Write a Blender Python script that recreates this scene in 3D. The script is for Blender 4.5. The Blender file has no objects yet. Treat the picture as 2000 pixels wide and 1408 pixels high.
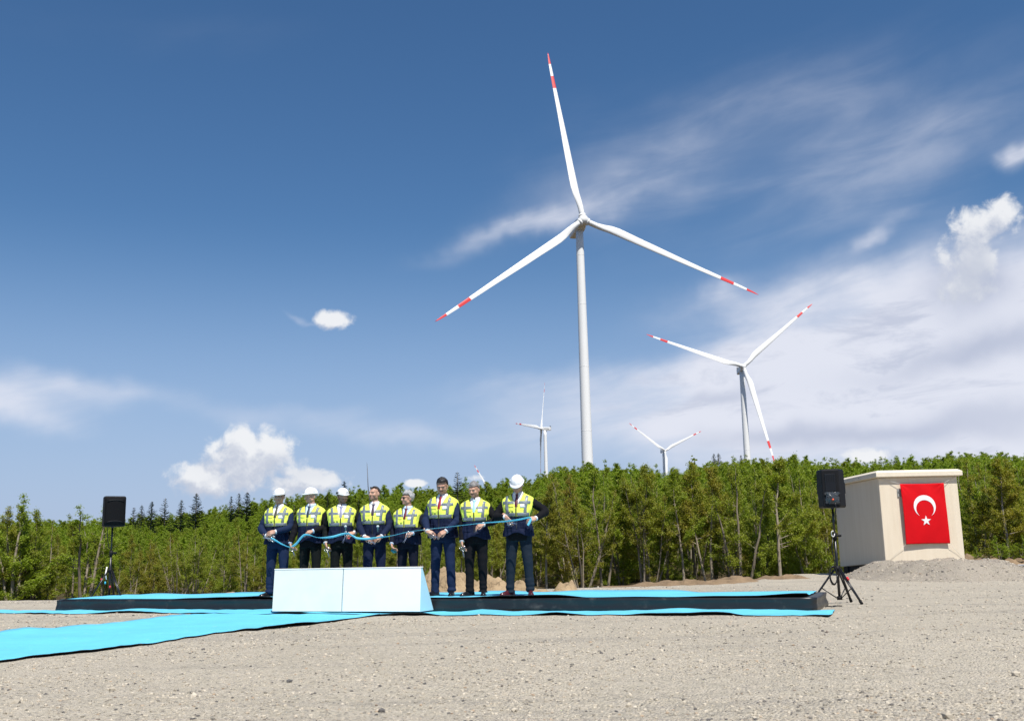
import bpy, bmesh, math, random
import numpy as np
from math import sin, cos, pi, radians as R_
from mathutils import Vector, Matrix

scene = bpy.context.scene
COL = scene.collection
rng = np.random.default_rng(7)
random.seed(7)

# ------------------------------------------------------------------ camera
EYE = 0.87
PITCH, ROLL = R_(10.7), R_(1.22)
FPX = 1970.0                       # focal length in pixels of the 2000 px wide photograph
cR0 = np.array([1, 0, 0.]); cF = np.array([0, cos(PITCH), sin(PITCH)]); cU0 = np.array([0, -sin(PITCH), cos(PITCH)])
cR = cos(ROLL) * cR0 - sin(ROLL) * cU0
cU = sin(ROLL) * cR0 + cos(ROLL) * cU0
cC = np.array([0, 0, EYE])
cam_data = bpy.data.cameras.new('camera')
cam = bpy.data.objects.new('camera', cam_data); COL.objects.link(cam)
cam.matrix_world = Matrix(((cR[0], cU[0], -cF[0], 0), (cR[1], cU[1], -cF[1], 0), (cR[2], cU[2], -cF[2], EYE), (0, 0, 0, 1)))
cam_data.sensor_width = 36.0
cam_data.lens = FPX / 2000 * 36
cam_data.clip_start = 0.1
cam_data.clip_end = 9000
cam_data.dof.use_dof = True
cam_data.dof.focus_distance = 17.0
cam_data.dof.aperture_fstop = 4.5
scene.camera = cam

def ray(px, py):
    d = cF + cR * (px - 1000) / FPX - cU * (py - 704) / FPX
    return d / np.linalg.norm(d)
def gz(px, py, z=0.0):             # where the sight line through a photo pixel meets height z
    d = ray(px, py); return cC + d * ((z - EYE) / d[2])
def aty(px, py, y):                # where it meets the plane at distance y
    d = ray(px, py); return cC + d * (y / d[1])

# ------------------------------------------------------------------ world, sun, exposure
SUN_AZ, SUN_EL = R_(21), R_(60)    # sun stands behind the camera to the right
sunv = Vector((sin(SUN_AZ) * cos(SUN_EL), -cos(SUN_AZ) * cos(SUN_EL), sin(SUN_EL)))
world = bpy.data.worlds.new('World'); scene.world = world
world.use_nodes = True
wt = world.node_tree; wt.nodes.clear()

class NT:
    """tiny helper to write node maths"""
    def __init__(s, tree): s.t = tree
    def node(s, typ, **kw):
        n = s.t.nodes.new(typ)
        for k, v in kw.items(): setattr(n, k, v)
        return n
    def put(s, sock, v):
        if isinstance(v, bpy.types.NodeSocket): s.t.links.new(v, sock)
        elif v is not None: sock.default_value = v
    def m(s, op, a, b=None, c=None, clamp=False):
        n = s.node('ShaderNodeMath', operation=op, use_clamp=clamp)
        s.put(n.inputs[0], a)
        if b is not None: s.put(n.inputs[1], b)
        if c is not None: s.put(n.inputs[2], c)
        return n.outputs[0]
    def ss(s, v, lo, hi, a=0.0, b=1.0):
        n = s.node('ShaderNodeMapRange', interpolation_type='SMOOTHSTEP')
        s.put(n.inputs[0], v); s.put(n.inputs[1], lo); s.put(n.inputs[2], hi); s.put(n.inputs[3], a); s.put(n.inputs[4], b)
        return n.outputs[0]
    def mix(s, f, a, b, blend='MIX'):
        n = s.node('ShaderNodeMix', data_type='RGBA', blend_type=blend)
        s.put(n.inputs[0], f); s.put(n.inputs[6], a); s.put(n.inputs[7], b)
        return n.outputs[2]
    def noise(s, vec, scale, detail=3, rough=.55, dist=0.0, out=0):
        n = s.node('ShaderNodeTexNoise')
        if vec is not None: s.put(n.inputs['Vector'], vec)
        n.inputs['Scale'].default_value = scale; n.inputs['Detail'].default_value = detail
        n.inputs['Roughness'].default_value = rough; n.inputs['Distortion'].default_value = dist
        return n.outputs[out]
    def xyz(s, x, y, z=0.0):
        n = s.node('ShaderNodeCombineXYZ')
        s.put(n.inputs[0], x); s.put(n.inputs[1], y); s.put(n.inputs[2], z)
        return n.outputs[0]
    def ramp(s, f, stops):
        n = s.node('ShaderNodeValToRGB')
        els = n.color_ramp.elements
        while len(els) < len(stops): els.new(0.5)
        for e, (p, c) in zip(els, stops): e.position = p; e.color = (*c, 1)
        s.put(n.inputs[0], f)
        return n.outputs[0]

W = NT(wt)
sky = W.node('ShaderNodeTexSky', sky_type='NISHITA', sun_disc=False)
sky.sun_elevation = SUN_EL
sky.sun_rotation = pi - SUN_AZ     # same direction as the lamp
sky.altitude = 600; sky.air_density = 1.0; sky.dust_density = 0.6; sky.ozone_density = 3.0
tc = W.node('ShaderNodeTexCoord')
sep = W.node('ShaderNodeSeparateXYZ'); W.put(sep.inputs[0], tc.outputs['Generated'])
deg = 180 / pi
U = W.m('MULTIPLY', W.m('ARCTAN2', sep.outputs[0], sep.outputs[1]), deg)      # azimuth from north, degrees
V = W.m('MULTIPLY', W.m('ARCSINE', sep.outputs[2]), deg)                       # elevation, degrees
def uv(px, py):
    d = ray(px, py); return math.degrees(math.atan2(d[0], d[1])), math.degrees(math.asin(d[2]))
def ell(px, py, rx, ry, rot, uu, vv):
    """squared elliptic distance of a sky direction from a cloud's centre"""
    u0, v0 = uv(px, py); k = 57.3 / FPX
    du = W.m('MULTIPLY', W.m('SUBTRACT', uu, u0), cos(R_(v0))); dv = W.m('SUBTRACT', vv, v0)
    c, s = cos(R_(rot)), sin(R_(rot))
    a = W.m('ADD', W.m('MULTIPLY', du, c / (rx * k)), W.m('MULTIPLY', dv, s / (rx * k)))
    b = W.m('ADD', W.m('MULTIPLY', du, -s / (ry * k)), W.m('MULTIPLY', dv, c / (ry * k)))
    return W.m('ADD', W.m('MULTIPLY', a, a), W.m('MULTIPLY', b, b))
warp = W.node('ShaderNodeTexNoise'); W.put(warp.inputs['Vector'], W.xyz(U, V)); warp.inputs['Scale'].default_value = .22
warp.inputs['Detail'].default_value = 4
wsep = W.node('ShaderNodeSeparateColor'); W.put(wsep.inputs[0], warp.outputs['Color'])
Uw = W.m('ADD', U, W.m('MULTIPLY', W.m('SUBTRACT', wsep.outputs[0], .5), 5.0))
Vw = W.m('ADD', V, W.m('MULTIPLY', W.m('SUBTRACT', wsep.outputs[1], .5), 2.6))
# thin high cloud: soft streaky banks
VEILS = [(2050, 790, 560, 160, 0, 1.45), (1800, 640, 300, 90, 10, 1.25), (2000, 600, 260, 120, 0, .8), (1560, 580, 260, 45, 2, .50), (1400, 290, 420, 150, 12, .27), (1180, 370, 220, 70, 16, .16), (1640, 230, 330, 110, 6, .16), (1700, 420, 260, 60, 8, .14),
         (1050, 440, 190, 24, 17, .50), (180, 752, 150, 30, -6, .60), (20, 785, 140, 38, -10, .85), (540, 806, 170, 24, -2, .34), (1995, 312, 26, 20, 0, .8),
         (760, 856, 230, 28, -6, .32), (1250, 740, 330, 42, 3, .55), (1330, 830, 420, 60, 0, .62), (1800, 300, 330, 60, 16, .30), (280, 60, 420, 60, 4, .12), (1400, 560, 55, 26, 10, .55), (1700, 462, 60, 16, 22, .45), (1440, 870, 190, 60, 0, .45), (592, 622, 26, 6, 0, .35)]
vs = None
for px, py, rx, ry, rot, st in VEILS:
    g = W.m('MULTIPLY', W.m('EXPONENT', W.m('MULTIPLY', ell(px, py, rx, ry, rot, Uw, Vw), -1.0)), st)
    vs = g if vs is None else W.m('ADD', vs, g)
st1 = W.noise(W.xyz(W.m('MULTIPLY', U, .10), W.m('ADD', W.m('MULTIPLY', V, .36), W.m('MULTIPLY', U, -.06))), 1.1, 6, .52, .4)
veil = W.m('MULTIPLY', vs, W.ss(st1, .25, .78, .55, 1.2))
veil_a = W.ss(veil, .04, 1.05, 0.0, .93)
vshade = W.ss(W.noise(W.xyz(W.m('MULTIPLY', U, .16), W.m('MULTIPLY', V, .55), 3.1), 1.0, 8, .62, .5), .47, .69)
DARK = [(1930, 668, 190, 26, 10, .95), (1740, 850, 230, 22, 0, .75), (1960, 800, 150, 26, 4, .6), (1400, 782, 60, 14, 6, .7), (1500, 860, 130, 22, 0, .5), (1890, 560, 66, 46, 0, 1.0), (1895, 500, 60, 40, 0, .55), (500, 900, 100, 14, 0, .55), (560, 930, 120, 16, 0, .4)]
dk = None
for px, py, rx, ry, rot, st in DARK:                # the grey undersides of the banks
    g = W.m('MULTIPLY', W.m('EXPONENT', W.m('MULTIPLY', ell(px, py, rx, ry, rot, Uw, Vw), -1.0)), st)
    dk = g if dk is None else W.m('ADD', dk, g)
dark_m = W.m('MINIMUM', dk, 1.0)
veil_c = W.mix(W.m('MAXIMUM', dark_m, W.m('MULTIPLY', vshade, W.ss(veil, .45, 1.0, 0, .75))), (7.6, 7.8, 8.7, 1), (5.0, 5.4, 6.7, 1))
# heaped clouds: lobes with a flat base, broken by noise and shaded towards the sun
HEAPS = [(488, 900, 105, 62, 0), (400, 935, 70, 38, 0), (590, 940, 80, 32, 0), (530, 880, 55, 48, 0), (470, 870, 50, 42, 0), (655, 626, 44, 20, 0),
         (1915, 440, 62, 42, 10), (1890, 505, 56, 60, 0), (1885, 560, 52, 38, 0), (1960, 415, 40, 30, 20), (1690, 890, 40, 15, 0),
         (812, 944, 22, 9, 0), (925, 933, 22, 9, 0)]
def heap_density(du, dv):
    uu = W.m('ADD', U, du); vv = W.m('ADD', V, dv)
    fb = W.noise(W.xyz(uu, vv, 1.7), .85, 9, .60, .25)
    best = None
    for px, py, rx, ry, rot in HEAPS:
        g = W.m('SUBTRACT', 1.0, ell(px, py, rx, ry, rot, uu, vv))
        best = g if best is None else W.m('SMOOTH_MAX', best, g, .25)
    return W.m('ADD', W.m('MAXIMUM', best, -1.5), W.m('MULTIPLY', W.m('SUBTRACT', fb, .5), 3.0))
hd0 = heap_density(0, 0); hd1 = heap_density(.35, .75)
heap_a = W.m('MULTIPLY', W.ss(hd0, -.1, .85), .94)
lit = W.ss(W.m('SUBTRACT', hd0, hd1), -.55, .75)
heap_c = W.mix(W.m('MULTIPLY', lit, W.m('SUBTRACT', 1.0, W.m('MULTIPLY', dark_m, .85))), (5.5, 5.9, 6.9, 1), (8.6, 8.7, 8.9, 1))
# the blue of the day's sky, a little deeper than the bare model
hs = W.node('ShaderNodeHueSaturation'); W.put(hs.inputs['Color'], sky.outputs[0])
hs.inputs['Saturation'].default_value = 1.20; hs.inputs['Value'].default_value = 1.0
haze_a = W.m('MULTIPLY', W.ss(V, 19.0, 0.0), .86)          # the air pales towards the horizon
c0 = W.mix(haze_a, hs.outputs[0], (3.75, 4.75, 7.0, 1))
c1 = W.mix(veil_a, c0, veil_c)
c2 = W.mix(heap_a, c1, heap_c)
bg = W.node('ShaderNodeBackground'); W.put(bg.inputs[0], c2); bg.inputs[1].default_value = 0.088
wo = W.node('ShaderNodeOutputWorld'); wt.links.new(bg.outputs[0], wo.inputs[0])
world.cycles.sampling_method = 'MANUAL'; world.cycles.sample_map_resolution = 512

sun_data = bpy.data.lights.new('sun', 'SUN'); sun = bpy.data.objects.new('sun', sun_data); COL.objects.link(sun)
sun_data.energy = 5.0; sun_data.angle = R_(0.53); sun_data.color = (1.0, .955, .89)
sun.location = sunv * 60
sun.rotation_euler = sunv.to_track_quat('Z', 'Y').to_euler()

scene.view_settings.view_transform = 'Standard'; scene.view_settings.look = 'None'
scene.view_settings.exposure = 0.25; scene.view_settings.gamma = 1.0; scene.view_settings.use_curve_mapping = False
scene.render.engine = 'CYCLES'
cy = scene.cycles
cy.use_denoising = True; cy.denoiser = 'OPENIMAGEDENOISE'; cy.denoising_prefilter = 'ACCURATE'
cy.max_bounces = 6; cy.diffuse_bounces = 3; cy.glossy_bounces = 2; cy.transmission_bounces = 4; cy.transparent_max_bounces = 6
cy.caustics_reflective = False; cy.caustics_refractive = False; cy.sample_clamp_indirect = 6

# ------------------------------------------------------------------ helpers
def tag(o, label=None, cat=None, group=None, kind=None):
    if label: o['label'] = label
    if cat: o['category'] = cat
    if group: o['group'] = group
    if kind: o['kind'] = kind
    return o
def empty(name, loc=(0, 0, 0), rz=0.0, label=None, cat=None, group=None):
    o = bpy.data.objects.new(name, None); COL.objects.link(o)
    o.location = loc; o.rotation_euler = (0, 0, rz); o.empty_display_size = .2
    return tag(o, label, cat, group)
def link(name, me, parent=None):
    o = bpy.data.objects.new(name, me); COL.objects.link(o)
    if parent is not None: o.parent = parent
    return o

def hash3(i, j, k, s):
    h = (i * 374761393 + j * 668265263 + k * 2147483647 + s * 1274126177) & 0xFFFFFFFF
    h = ((h ^ (h >> 13)) * 1274126177) & 0xFFFFFFFF
    return ((h ^ (h >> 16)) & 0xFFFFFF) / float(0xFFFFFF)
def vnoise(x, y, z=0.0, seed=0):
    """smooth value noise in -1..1, vectorised"""
    x, y, z = np.broadcast_arrays(np.asarray(x, float), np.asarray(y, float), np.asarray(z, float))
    xi, yi, zi = np.floor(x).astype(np.int64), np.floor(y).astype(np.int64), np.floor(z).astype(np.int64)
    fx, fy, fz = x - xi, y - yi, z - zi
    fx, fy, fz = fx * fx * (3 - 2 * fx), fy * fy * (3 - 2 * fy), fz * fz * (3 - 2 * fz)
    r = 0
    for a in (0, 1):
        for b in (0, 1):
            for c in (0, 1):
                w = (fx if a else 1 - fx) * (fy if b else 1 - fy) * (fz if c else 1 - fz)
                r = r + w * hash3(xi + a, yi + b, zi + c, seed)
    return r * 2 - 1
def fbm(x, y, z=0.0, seed=0, octv=3):
    r, a, f = 0, 1.0, 1.0
    for o in range(octv):
        r = r + a * vnoise(np.asarray(x) * f, np.asarray(y) * f, np.asarray(z) * f, seed + o); a *= .5; f *= 2.03
    return r
def sstep(t): t = np.clip(t, 0, 1); return t * t * (3 - 2 * t)

class MB:
    """collects shapes; build() links them as ONE mesh object"""
    def __init__(s): s.v = []; s.f = []; s.mi = []; s.cur = 0
    def add(s, vs, fs):
        b = len(s.v); s.v += [tuple(map(float, p)) for p in vs]
        for f in fs: s.f.append(tuple(b + i for i in f)); s.mi.append(s.cur)
    def box(s, c, d, rz=0.0, M=None):
        pts = []
        for x in (-1, 1):
            for y in (-1, 1):
                for z in (-1, 1):
                    p = Vector((x * d[0] / 2, y * d[1] / 2, z * d[2] / 2))
                    if rz: p = Matrix.Rotation(rz, 3, 'Z') @ p
                    p = p + Vector(c)
                    pts.append(M @ p if M is not None else p)
        s.add(pts, [(0, 1, 3, 2), (4, 6, 7, 5), (0, 4, 5, 1), (2, 3, 7, 6), (0, 2, 6, 4), (1, 5, 7, 3)])
    def loft(s, rings, cap=True, closed=True):
        n = len(rings[0]); b = len(s.v)
        for r in rings: s.v += [tuple(map(float, p)) for p in r]
        m = n if closed else n - 1
        for i in range(len(rings) - 1):
            for j in range(m):
                k = (j + 1) % n
                s.f.append((b + i * n + j, b + i * n + k, b + (i + 1) * n + k, b + (i + 1) * n + j)); s.mi.append(s.cur)
        if cap:
            s.f.append(tuple(b + j for j in range(n))[::-1]); s.mi.append(s.cur)
            e = b + (len(rings) - 1) * n
            s.f.append(tuple(e + j for j in range(n))); s.mi.append(s.cur)
    def tube(s, pts, rad, n=10, cap=True, round_ends=False, wob=0.0, seed=0):
        pts = [Vector(p) for p in pts]
        if not hasattr(rad, '__len__'): rad = [rad] * len(pts)
        rad = list(rad)
        if round_ends:
            d0 = (pts[0] - pts[1]).normalized(); d1 = (pts[-1] - pts[-2]).normalized()
            pts = [pts[0] + d0 * rad[0] * .95, pts[0] + d0 * rad[0] * .6] + pts + [pts[-1] + d1 * rad[-1] * .6, pts[-1] + d1 * rad[-1] * .95]
            rad = [rad[0] * .3, rad[0] * .8] + rad + [rad[-1] * .8, rad[-1] * .3]
        rings = []; up = None
        for i, p in enumerate(pts):
            d = (pts[min(i + 1, len(pts) - 1)] - pts[max(i - 1, 0)]).normalized()
            if up is None:
                up = Vector((0, 0, 1)) if abs(d.z) < .9 else Vector((1, 0, 0))
            a = d.cross(up).normalized(); up = a.cross(d).normalized()
            ring = []
            for j in range(n):
                t = 2 * pi * j / n; r = rad[i]
                if wob: r *= 1 + wob * float(vnoise(cos(t) * 1.3 + i * .37, sin(t) * 1.3 + i * .53, i * .45, seed))
                ring.append(p + (a * cos(t) + up * sin(t)) * r)
            rings.append(ring)
        s.loft(rings, cap)
    def ellipsoid(s, c, r, M=None, nu=14, nv=9):
        c = Vector(c); rings = []
        for i in range(nv + 1):
            ph = -pi / 2 + pi * (i + .02) / (nv + .04)
            ring = []
            for j in range(nu):
                t = 2 * pi * j / nu
                p = Vector((r[0] * cos(ph) * cos(t), r[1] * cos(ph) * sin(t), r[2] * sin(ph)))
                if M is not None: p = M @ p
                ring.append(p + c)
            rings.append(ring)
        s.loft(rings, True)
    def grid(s, P):
        """P[i][j] -> open sheet"""
        s.loft(P, cap=False, closed=False)
    def xform(s, M, start=0):
        for i in range(start, len(s.v)): s.v[i] = tuple(M @ Vector(s.v[i]))
    def mesh(s, name, mats, smooth=True):
        me = bpy.data.meshes.new(name); me.from_pydata(s.v, [], s.f)
        for m in (mats if isinstance(mats, (list, tuple)) else [mats]):
            if m is not None: me.materials.append(m)
        if any(s.mi): me.polygons.foreach_set('material_index', s.mi)
        me.polygons.foreach_set('use_smooth', [bool(smooth)] * len(s.f))
        me.update(); return me
    def build(s, name, mats, parent=None, smooth=True, bevel=0.0, solid=0.0, seg=2):
        o = link(name, s.mesh(name, mats, smooth), parent)
        if solid: m = o.modifiers.new('thick', 'SOLIDIFY'); m.thickness = solid; m.offset = 0
        if bevel: m = o.modifiers.new('bevel', 'BEVEL'); m.width = bevel; m.segments = seg; m.limit_method = 'ANGLE'; m.angle_limit = R_(40)
        if smooth and bevel:
            for e in o.data.edges: pass
        return o

def np_mesh(name, verts, faces, mats, smooth=False, attr=None):
    """verts (n,3); faces (m,k) equal-sided; attr: dict of per-face floats"""
    me = bpy.data.meshes.new(name)
    verts = np.asarray(verts, np.float32); faces = np.asarray(faces, np.int32)
    m, k = faces.shape
    me.vertices.add(len(verts)); me.vertices.foreach_set('co', verts.ravel())
    me.loops.add(m * k); me.loops.foreach_set('vertex_index', faces.ravel())
    me.polygons.add(m); me.polygons.foreach_set('loop_start', np.arange(0, m * k, k, dtype=np.int32))
    me.polygons.foreach_set('loop_total', np.full(m, k, np.int32))
    for mt in (mats if isinstance(mats, (list, tuple)) else [mats]): me.materials.append(mt)
    me.polygons.foreach_set('use_smooth', np.full(m, smooth, bool))
    me.update(calc_edges=True)
    if attr:
        for nme, vals in attr.items():
            a = me.attributes.new(nme, 'FLOAT', 'FACE'); a.data.foreach_set('value', np.asarray(vals, np.float32))
    return me

def grid_mesh(name, xs, ys, zfun, mat):
    X, Y = np.meshgrid(xs, ys); Z = zfun(X, Y)
    v = np.stack([X, Y, Z], -1).reshape(-1, 3)
    nx, ny = len(xs), len(ys)
    i = np.arange(nx - 1)[None, :] + np.arange(ny - 1)[:, None] * nx
    f = np.stack([i, i + 1, i + nx + 1, i + nx], -1).reshape(-1, 4)
    return np_mesh(name, v, f, mat, smooth=True)

def remesh(mb, name, mats, voxel, smooth_it=2, fac=.5):
    """join overlapping closed shells into one continuous skin"""
    me = mb.mesh(name + '_src', mats)
    o = bpy.data.objects.new(name + '_src', me); COL.objects.link(o)
    r = o.modifiers.new('r', 'REMESH'); r.mode = 'VOXEL'; r.voxel_size = voxel; r.use_smooth_shade = True
    if smooth_it:
        sm = o.modifiers.new('s', 'SMOOTH'); sm.iterations = smooth_it; sm.factor = fac
    dg = bpy.context.evaluated_depsgraph_get()
    out = bpy.data.meshes.new_from_object(o.evaluated_get(dg)); out.name = name
    bpy.data.objects.remove(o); bpy.data.meshes.remove(me)
    out.materials.clear()
    for m in (mats if isinstance(mats, (list, tuple)) else [mats]): out.materials.append(m)
    out.polygons.foreach_set('use_smooth', [True] * len(out.polygons))
    return out

# ------------------------------------------------------------------ materials
def mat(name, col, rough=.6, metal=0.0, bump=None, var=None, spec=.5, coat=0.0, sheen=0.0):
    """col: base colour; var: (scale, amount) colour mottling; bump: (scale, strength, distance)"""
    m = bpy.data.materials.new(name); m.use_nodes = True
    t = NT(m.node_tree); b = m.node_tree.nodes['Principled BSDF']
    b.inputs['Roughness'].default_value = rough; b.inputs['Metallic'].default_value = metal
    b.inputs['Specular IOR Level'].default_value = spec
    if coat: b.inputs['Coat Weight'].default_value = coat; b.inputs['Coat Roughness'].default_value = .1
    if sheen: b.inputs['Sheen Weight'].default_value = sheen
    tcn = t.node('ShaderNodeTexCoord').outputs['Object']
    if var:
        n = t.noise(tcn, var[0], 5, .6)
        lo = tuple(c * (1 - var[1]) for c in col); hi = tuple(min(1, c * (1 + var[1])) for c in col)
        t.put(b.inputs['Base Color'], t.ramp(n, [(.25, lo), (.75, hi)]))
    else: b.inputs['Base Color'].default_value = (*col, 1)
    if bump:
        n = t.noise(tcn, bump[0], 4, .6)
        bn = t.node('ShaderNodeBump'); bn.inputs['Strength'].default_value = bump[1]; bn.inputs['Distance'].default_value = bump[2]
        t.put(bn.inputs['Height'], n); t.put(b.inputs['Normal'], bn.outputs[0])
    return m

# ------------------------------------------------------------------ terrain
def yh(px): return 1076 - .0213 * (px - 1000)          # horizon line in the photograph
_k = lambda *a: np.array(a, float)
# canopy skyline seen from the yard: (photo x, y of the tree tops) of the forest edge and of the far ridge
FRONT = _k((-400, 1030), (0, 1035), (150, 1040), (260, 1055), (500, 1055), (700, 1048), (900, 1035), (1020, 1000), (1080, 940), (1160, 915), (1300, 925), (1380, 908), (1560, 905), (1640, 940), (1760, 950), (1870, 905), (2000, 900), (2500, 900))
RIDGE = _k((-400, 1000), (0, 1012), (150, 1012), (300, 1003), (420, 985), (500, 972), (600, 958), (700, 948), (800, 944), (900, 940), (1000, 931), (1060, 919), (1120, 909), (1220, 916), (1300, 927), (1350, 915), (1400, 902), (1500, 897), (1600, 899), (1700, 891), (1800, 890), (1900, 882), (1960, 886), (2050, 890), (2500, 880))
FA, FE = (FRONT[:, 0] - 1000) / FPX, (yh(FRONT[:, 0]) - FRONT[:, 1]) / FPX
RA, RE = (RIDGE[:, 0] - 1000) / FPX, (yh(RIDGE[:, 0]) - RIDGE[:, 1]) / FPX
Y0, Y1 = 38.0, 170.0
def canopy(x, y):
    """height of the tree tops and of the trees themselves above the slope"""
    yc = np.clip(y, Y0, Y1); az = x / np.maximum(y, Y0)
    e0 = np.interp(az, FA, FE); e1 = np.interp(az, RA, RE)
    t = (yc - Y0) / (Y1 - Y0)
    e = e0 + (e1 - e0) * t ** .75
    h0 = e0 * Y0 + EYE + .75
    hh = h0 + (5.6 - h0) * t
    return EYE + e * yc, hh
def hill(x, y):
    top, hh = canopy(x, y)
    z = top - hh - np.clip(y - Y1, 0, 1400) * .012
    base = -.30 - .45 * sstep((y - 24) / 13)
    w = sstep((y - 36) / 5)
    n = .10 * vnoise(x * .25, y * .25, seed=4) + .05 * vnoise(x * .8, y * .8, seed=5)
    return base * (1 - w) + z * w + n * sstep((y - 25) / 10)
def yard_edge(x): return 24.3 + .5 * vnoise(x * .35, 0, seed=9) + 8.0 * sstep((x - 4.5) / 4.5) * (1 - sstep((x - 17) / 5)) - .4
def yard(x, y):
    z = .018 * vnoise(x * .5, y * .5, seed=1) + .008 * vnoise(x * 2.3, y * 2.3, seed=2) + .008 * vnoise(x * 6, y * 6, seed=3) + .006 * np.clip(vnoise(x * 11, y * 11, seed=6) - .2, 0, 1)
    z = z - 1.9 * sstep((y - yard_edge(x)) / 5.0) - 2.0 * sstep((np.abs(x) - 42) / 4)
    return z - 2.0 * sstep((-9 - y) / 4)

def spaced(*segs):
    out = []
    for a, b, st in segs: out += list(np.arange(a, b, st))
    return np.array(out + [segs[-1][1]])

# gravel colours: pale crushed limestone, faint damp and dusty patches
gm = bpy.data.materials.new('crushed_gravel'); gm.use_nodes = True
g = NT(gm.node_tree); gb = gm.node_tree.nodes['Principled BSDF']; gb.inputs['Roughness'].default_value = .95; gb.inputs['Specular IOR Level'].default_value = .2
gp = g.node('ShaderNodeNewGeometry').outputs['Position']
big = g.noise(gp, .35, 4, .6); mid = g.noise(gp, 6, 5, .65); fine = g.noise(gp, 60, 3, .7)
c = g.ramp(big, [(.30, (.465, .415, .320)), (.70, (.575, .512, .400))])
c = g.mix(g.ss(mid, .40, .72), c, (.55, .485, .385, 1))
c = g.mix(g.m('MULTIPLY', g.ss(fine, .52, .75), .50), c, (.30, .255, .20, 1))
mp = g.node('ShaderNodeMapping'); mp.inputs['Rotation'].default_value = (0, 0, .35); mp.inputs['Scale'].default_value = (.10, 1.0, 1); g.put(mp.inputs[0], gp)
track = g.noise(mp.outputs[0], 1.25, 5, .6, .5)
c = g.mix(g.m('MULTIPLY', g.ss(track, .50, .64), .40), c, (.30, .275, .235, 1))
vor = g.node('ShaderNodeTexVoronoi'); g.put(vor.inputs['Vector'], gp); vor.inputs['Scale'].default_value = 55
vsep = g.node('ShaderNodeSeparateColor'); g.put(vsep.inputs[0], vor.outputs['Color'])
c = g.mix(g.m('MULTIPLY', g.ss(vsep.outputs[0], .62, .95), .5), c, (.66, .60, .50, 1))
c = g.mix(g.m('MULTIPLY', g.ss(vsep.outputs[1], .80, 1.0), .7), c, (.20, .185, .17, 1))
g.put(gb.inputs['Base Color'], c)
bn = g.node('ShaderNodeBump'); bn.inputs['Strength'].default_value = .9; bn.inputs['Distance'].default_value = .034
hsum = g.m('ADD', g.m('MULTIPLY', mid, .8), g.m('ADD', g.m('MULTIPLY', fine, .6), g.m('MULTIPLY', vor.outputs['Distance'], -.8)))
g.put(bn.inputs['Height'], hsum); g.put(gb.inputs['Normal'], bn.outputs[0])

# forest floor: leaf litter and dark earth
fm = bpy.data.materials.new('forest_floor'); fm.use_nodes = True
g = NT(fm.node_tree); fb = fm.node_tree.nodes['Principled BSDF']; fb.inputs['Roughness'].default_value = .95; fb.inputs['Specular IOR Level'].default_value = .15
gp = g.node('ShaderNodeNewGeometry').outputs['Position']
c = g.ramp(g.noise(gp, .6, 5, .65), [(.3, (.055, .038, .022)), (.55, (.085, .062, .032)), (.72, (.060, .070, .022))])
g.put(fb.inputs['Base Color'], c)
bn = g.node('ShaderNodeBump'); bn.inputs['Distance'].default_value = .08; g.put(bn.inputs['Height'], g.noise(gp, 9, 4, .7)); g.put(fb.inputs['Normal'], bn.outputs[0])

ys_ = spaced((-2600, -200, 300), (-200, 20, 20), (20, 60, .8), (60, 200, 3), (200, 700, 25), (700, 2600, 190))
xs_ = spaced((-2600, -300, 230), (-300, -40, 13), (-40, 40, 1.0), (40, 300, 13), (300, 2600, 230))
tag(link('hillside', grid_mesh('hillside', xs_, ys_, hill, fm)), kind='structure')
ys_ = spaced((-14, 4.4, .6), (4.4, 13, .065), (13, 20, .12), (20, 40, .3))
xs_ = spaced((-48, -12, .6), (-12, -5, .14), (-5, 5, .07), (5, 12, .14), (12, 48, .6))
tag(link('gravel_yard', grid_mesh('gravel_yard', xs_, ys_, yard, gm)), kind='structure')

# ------------------------------------------------------------------ loose gravel
sm_ = bpy.data.materials.new('loose_stone'); sm_.use_nodes = True
g = NT(sm_.node_tree); sb = sm_.node_tree.nodes['Principled BSDF']; sb.inputs['Roughness'].default_value = .9; sb.inputs['Specular IOR Level'].default_value = .2
at = g.node('ShaderNodeAttribute', attribute_name='tone'); 
oi = g.node('ShaderNodeObjectInfo')
c = g.ramp(g.m('FRACT', g.m('ADD', at.outputs['Fac'], oi.outputs['Random'])), [(0, (.15, .14, .12)), (.10, (.33, .295, .235)), (.50, (.47, .415, .325)), (.80, (.56, .50, .40)), (.87, (.38, .28, .19)), (.89, (.10, .098, .095)), (.96, (.13, .12, .11)), (1, (.36, .32, .26))])
g.put(sb.inputs['Base Color'], c)
tq = bmesh.new(); bmesh.ops.create_icosphere(tq, subdivisions=1, radius=1.0)
ICO_V = np.array([v.co[:] for v in tq.verts]); ICO_F = np.array([[v.index for v in f.verts] for f in tq.faces]); tq.free()
def stones_mesh(name, P, S, seed):
    r = np.random.default_rng(seed); n = len(P)
    tmpl = []
    for k in range(12):
        v = ICO_V * (1 + r.uniform(-.28, .28, (12, 1))) * np.array([1, r.uniform(.65, 1), r.uniform(.4, .8)]); tmpl.append(v)
    tmpl = np.array(tmpl)
    v = tmpl[r.integers(0, 12, n)] * S[:, None, None]
    a = r.uniform(0, 2 * pi, n); ca, sa = np.cos(a)[:, None], np.sin(a)[:, None]
    x = v[:, :, 0] * ca - v[:, :, 1] * sa; y = v[:, :, 0] * sa + v[:, :, 1] * ca
    v = np.stack([x, y, v[:, :, 2]], -1) + P[:, None, :]
    f = (ICO_F[None] + (np.arange(n) * 12)[:, None, None]).reshape(-1, 3)
    return np_mesh(name, v.reshape(-1, 3), f, sm_, attr={'tone': np.repeat(r.random(n), 20)})
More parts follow.
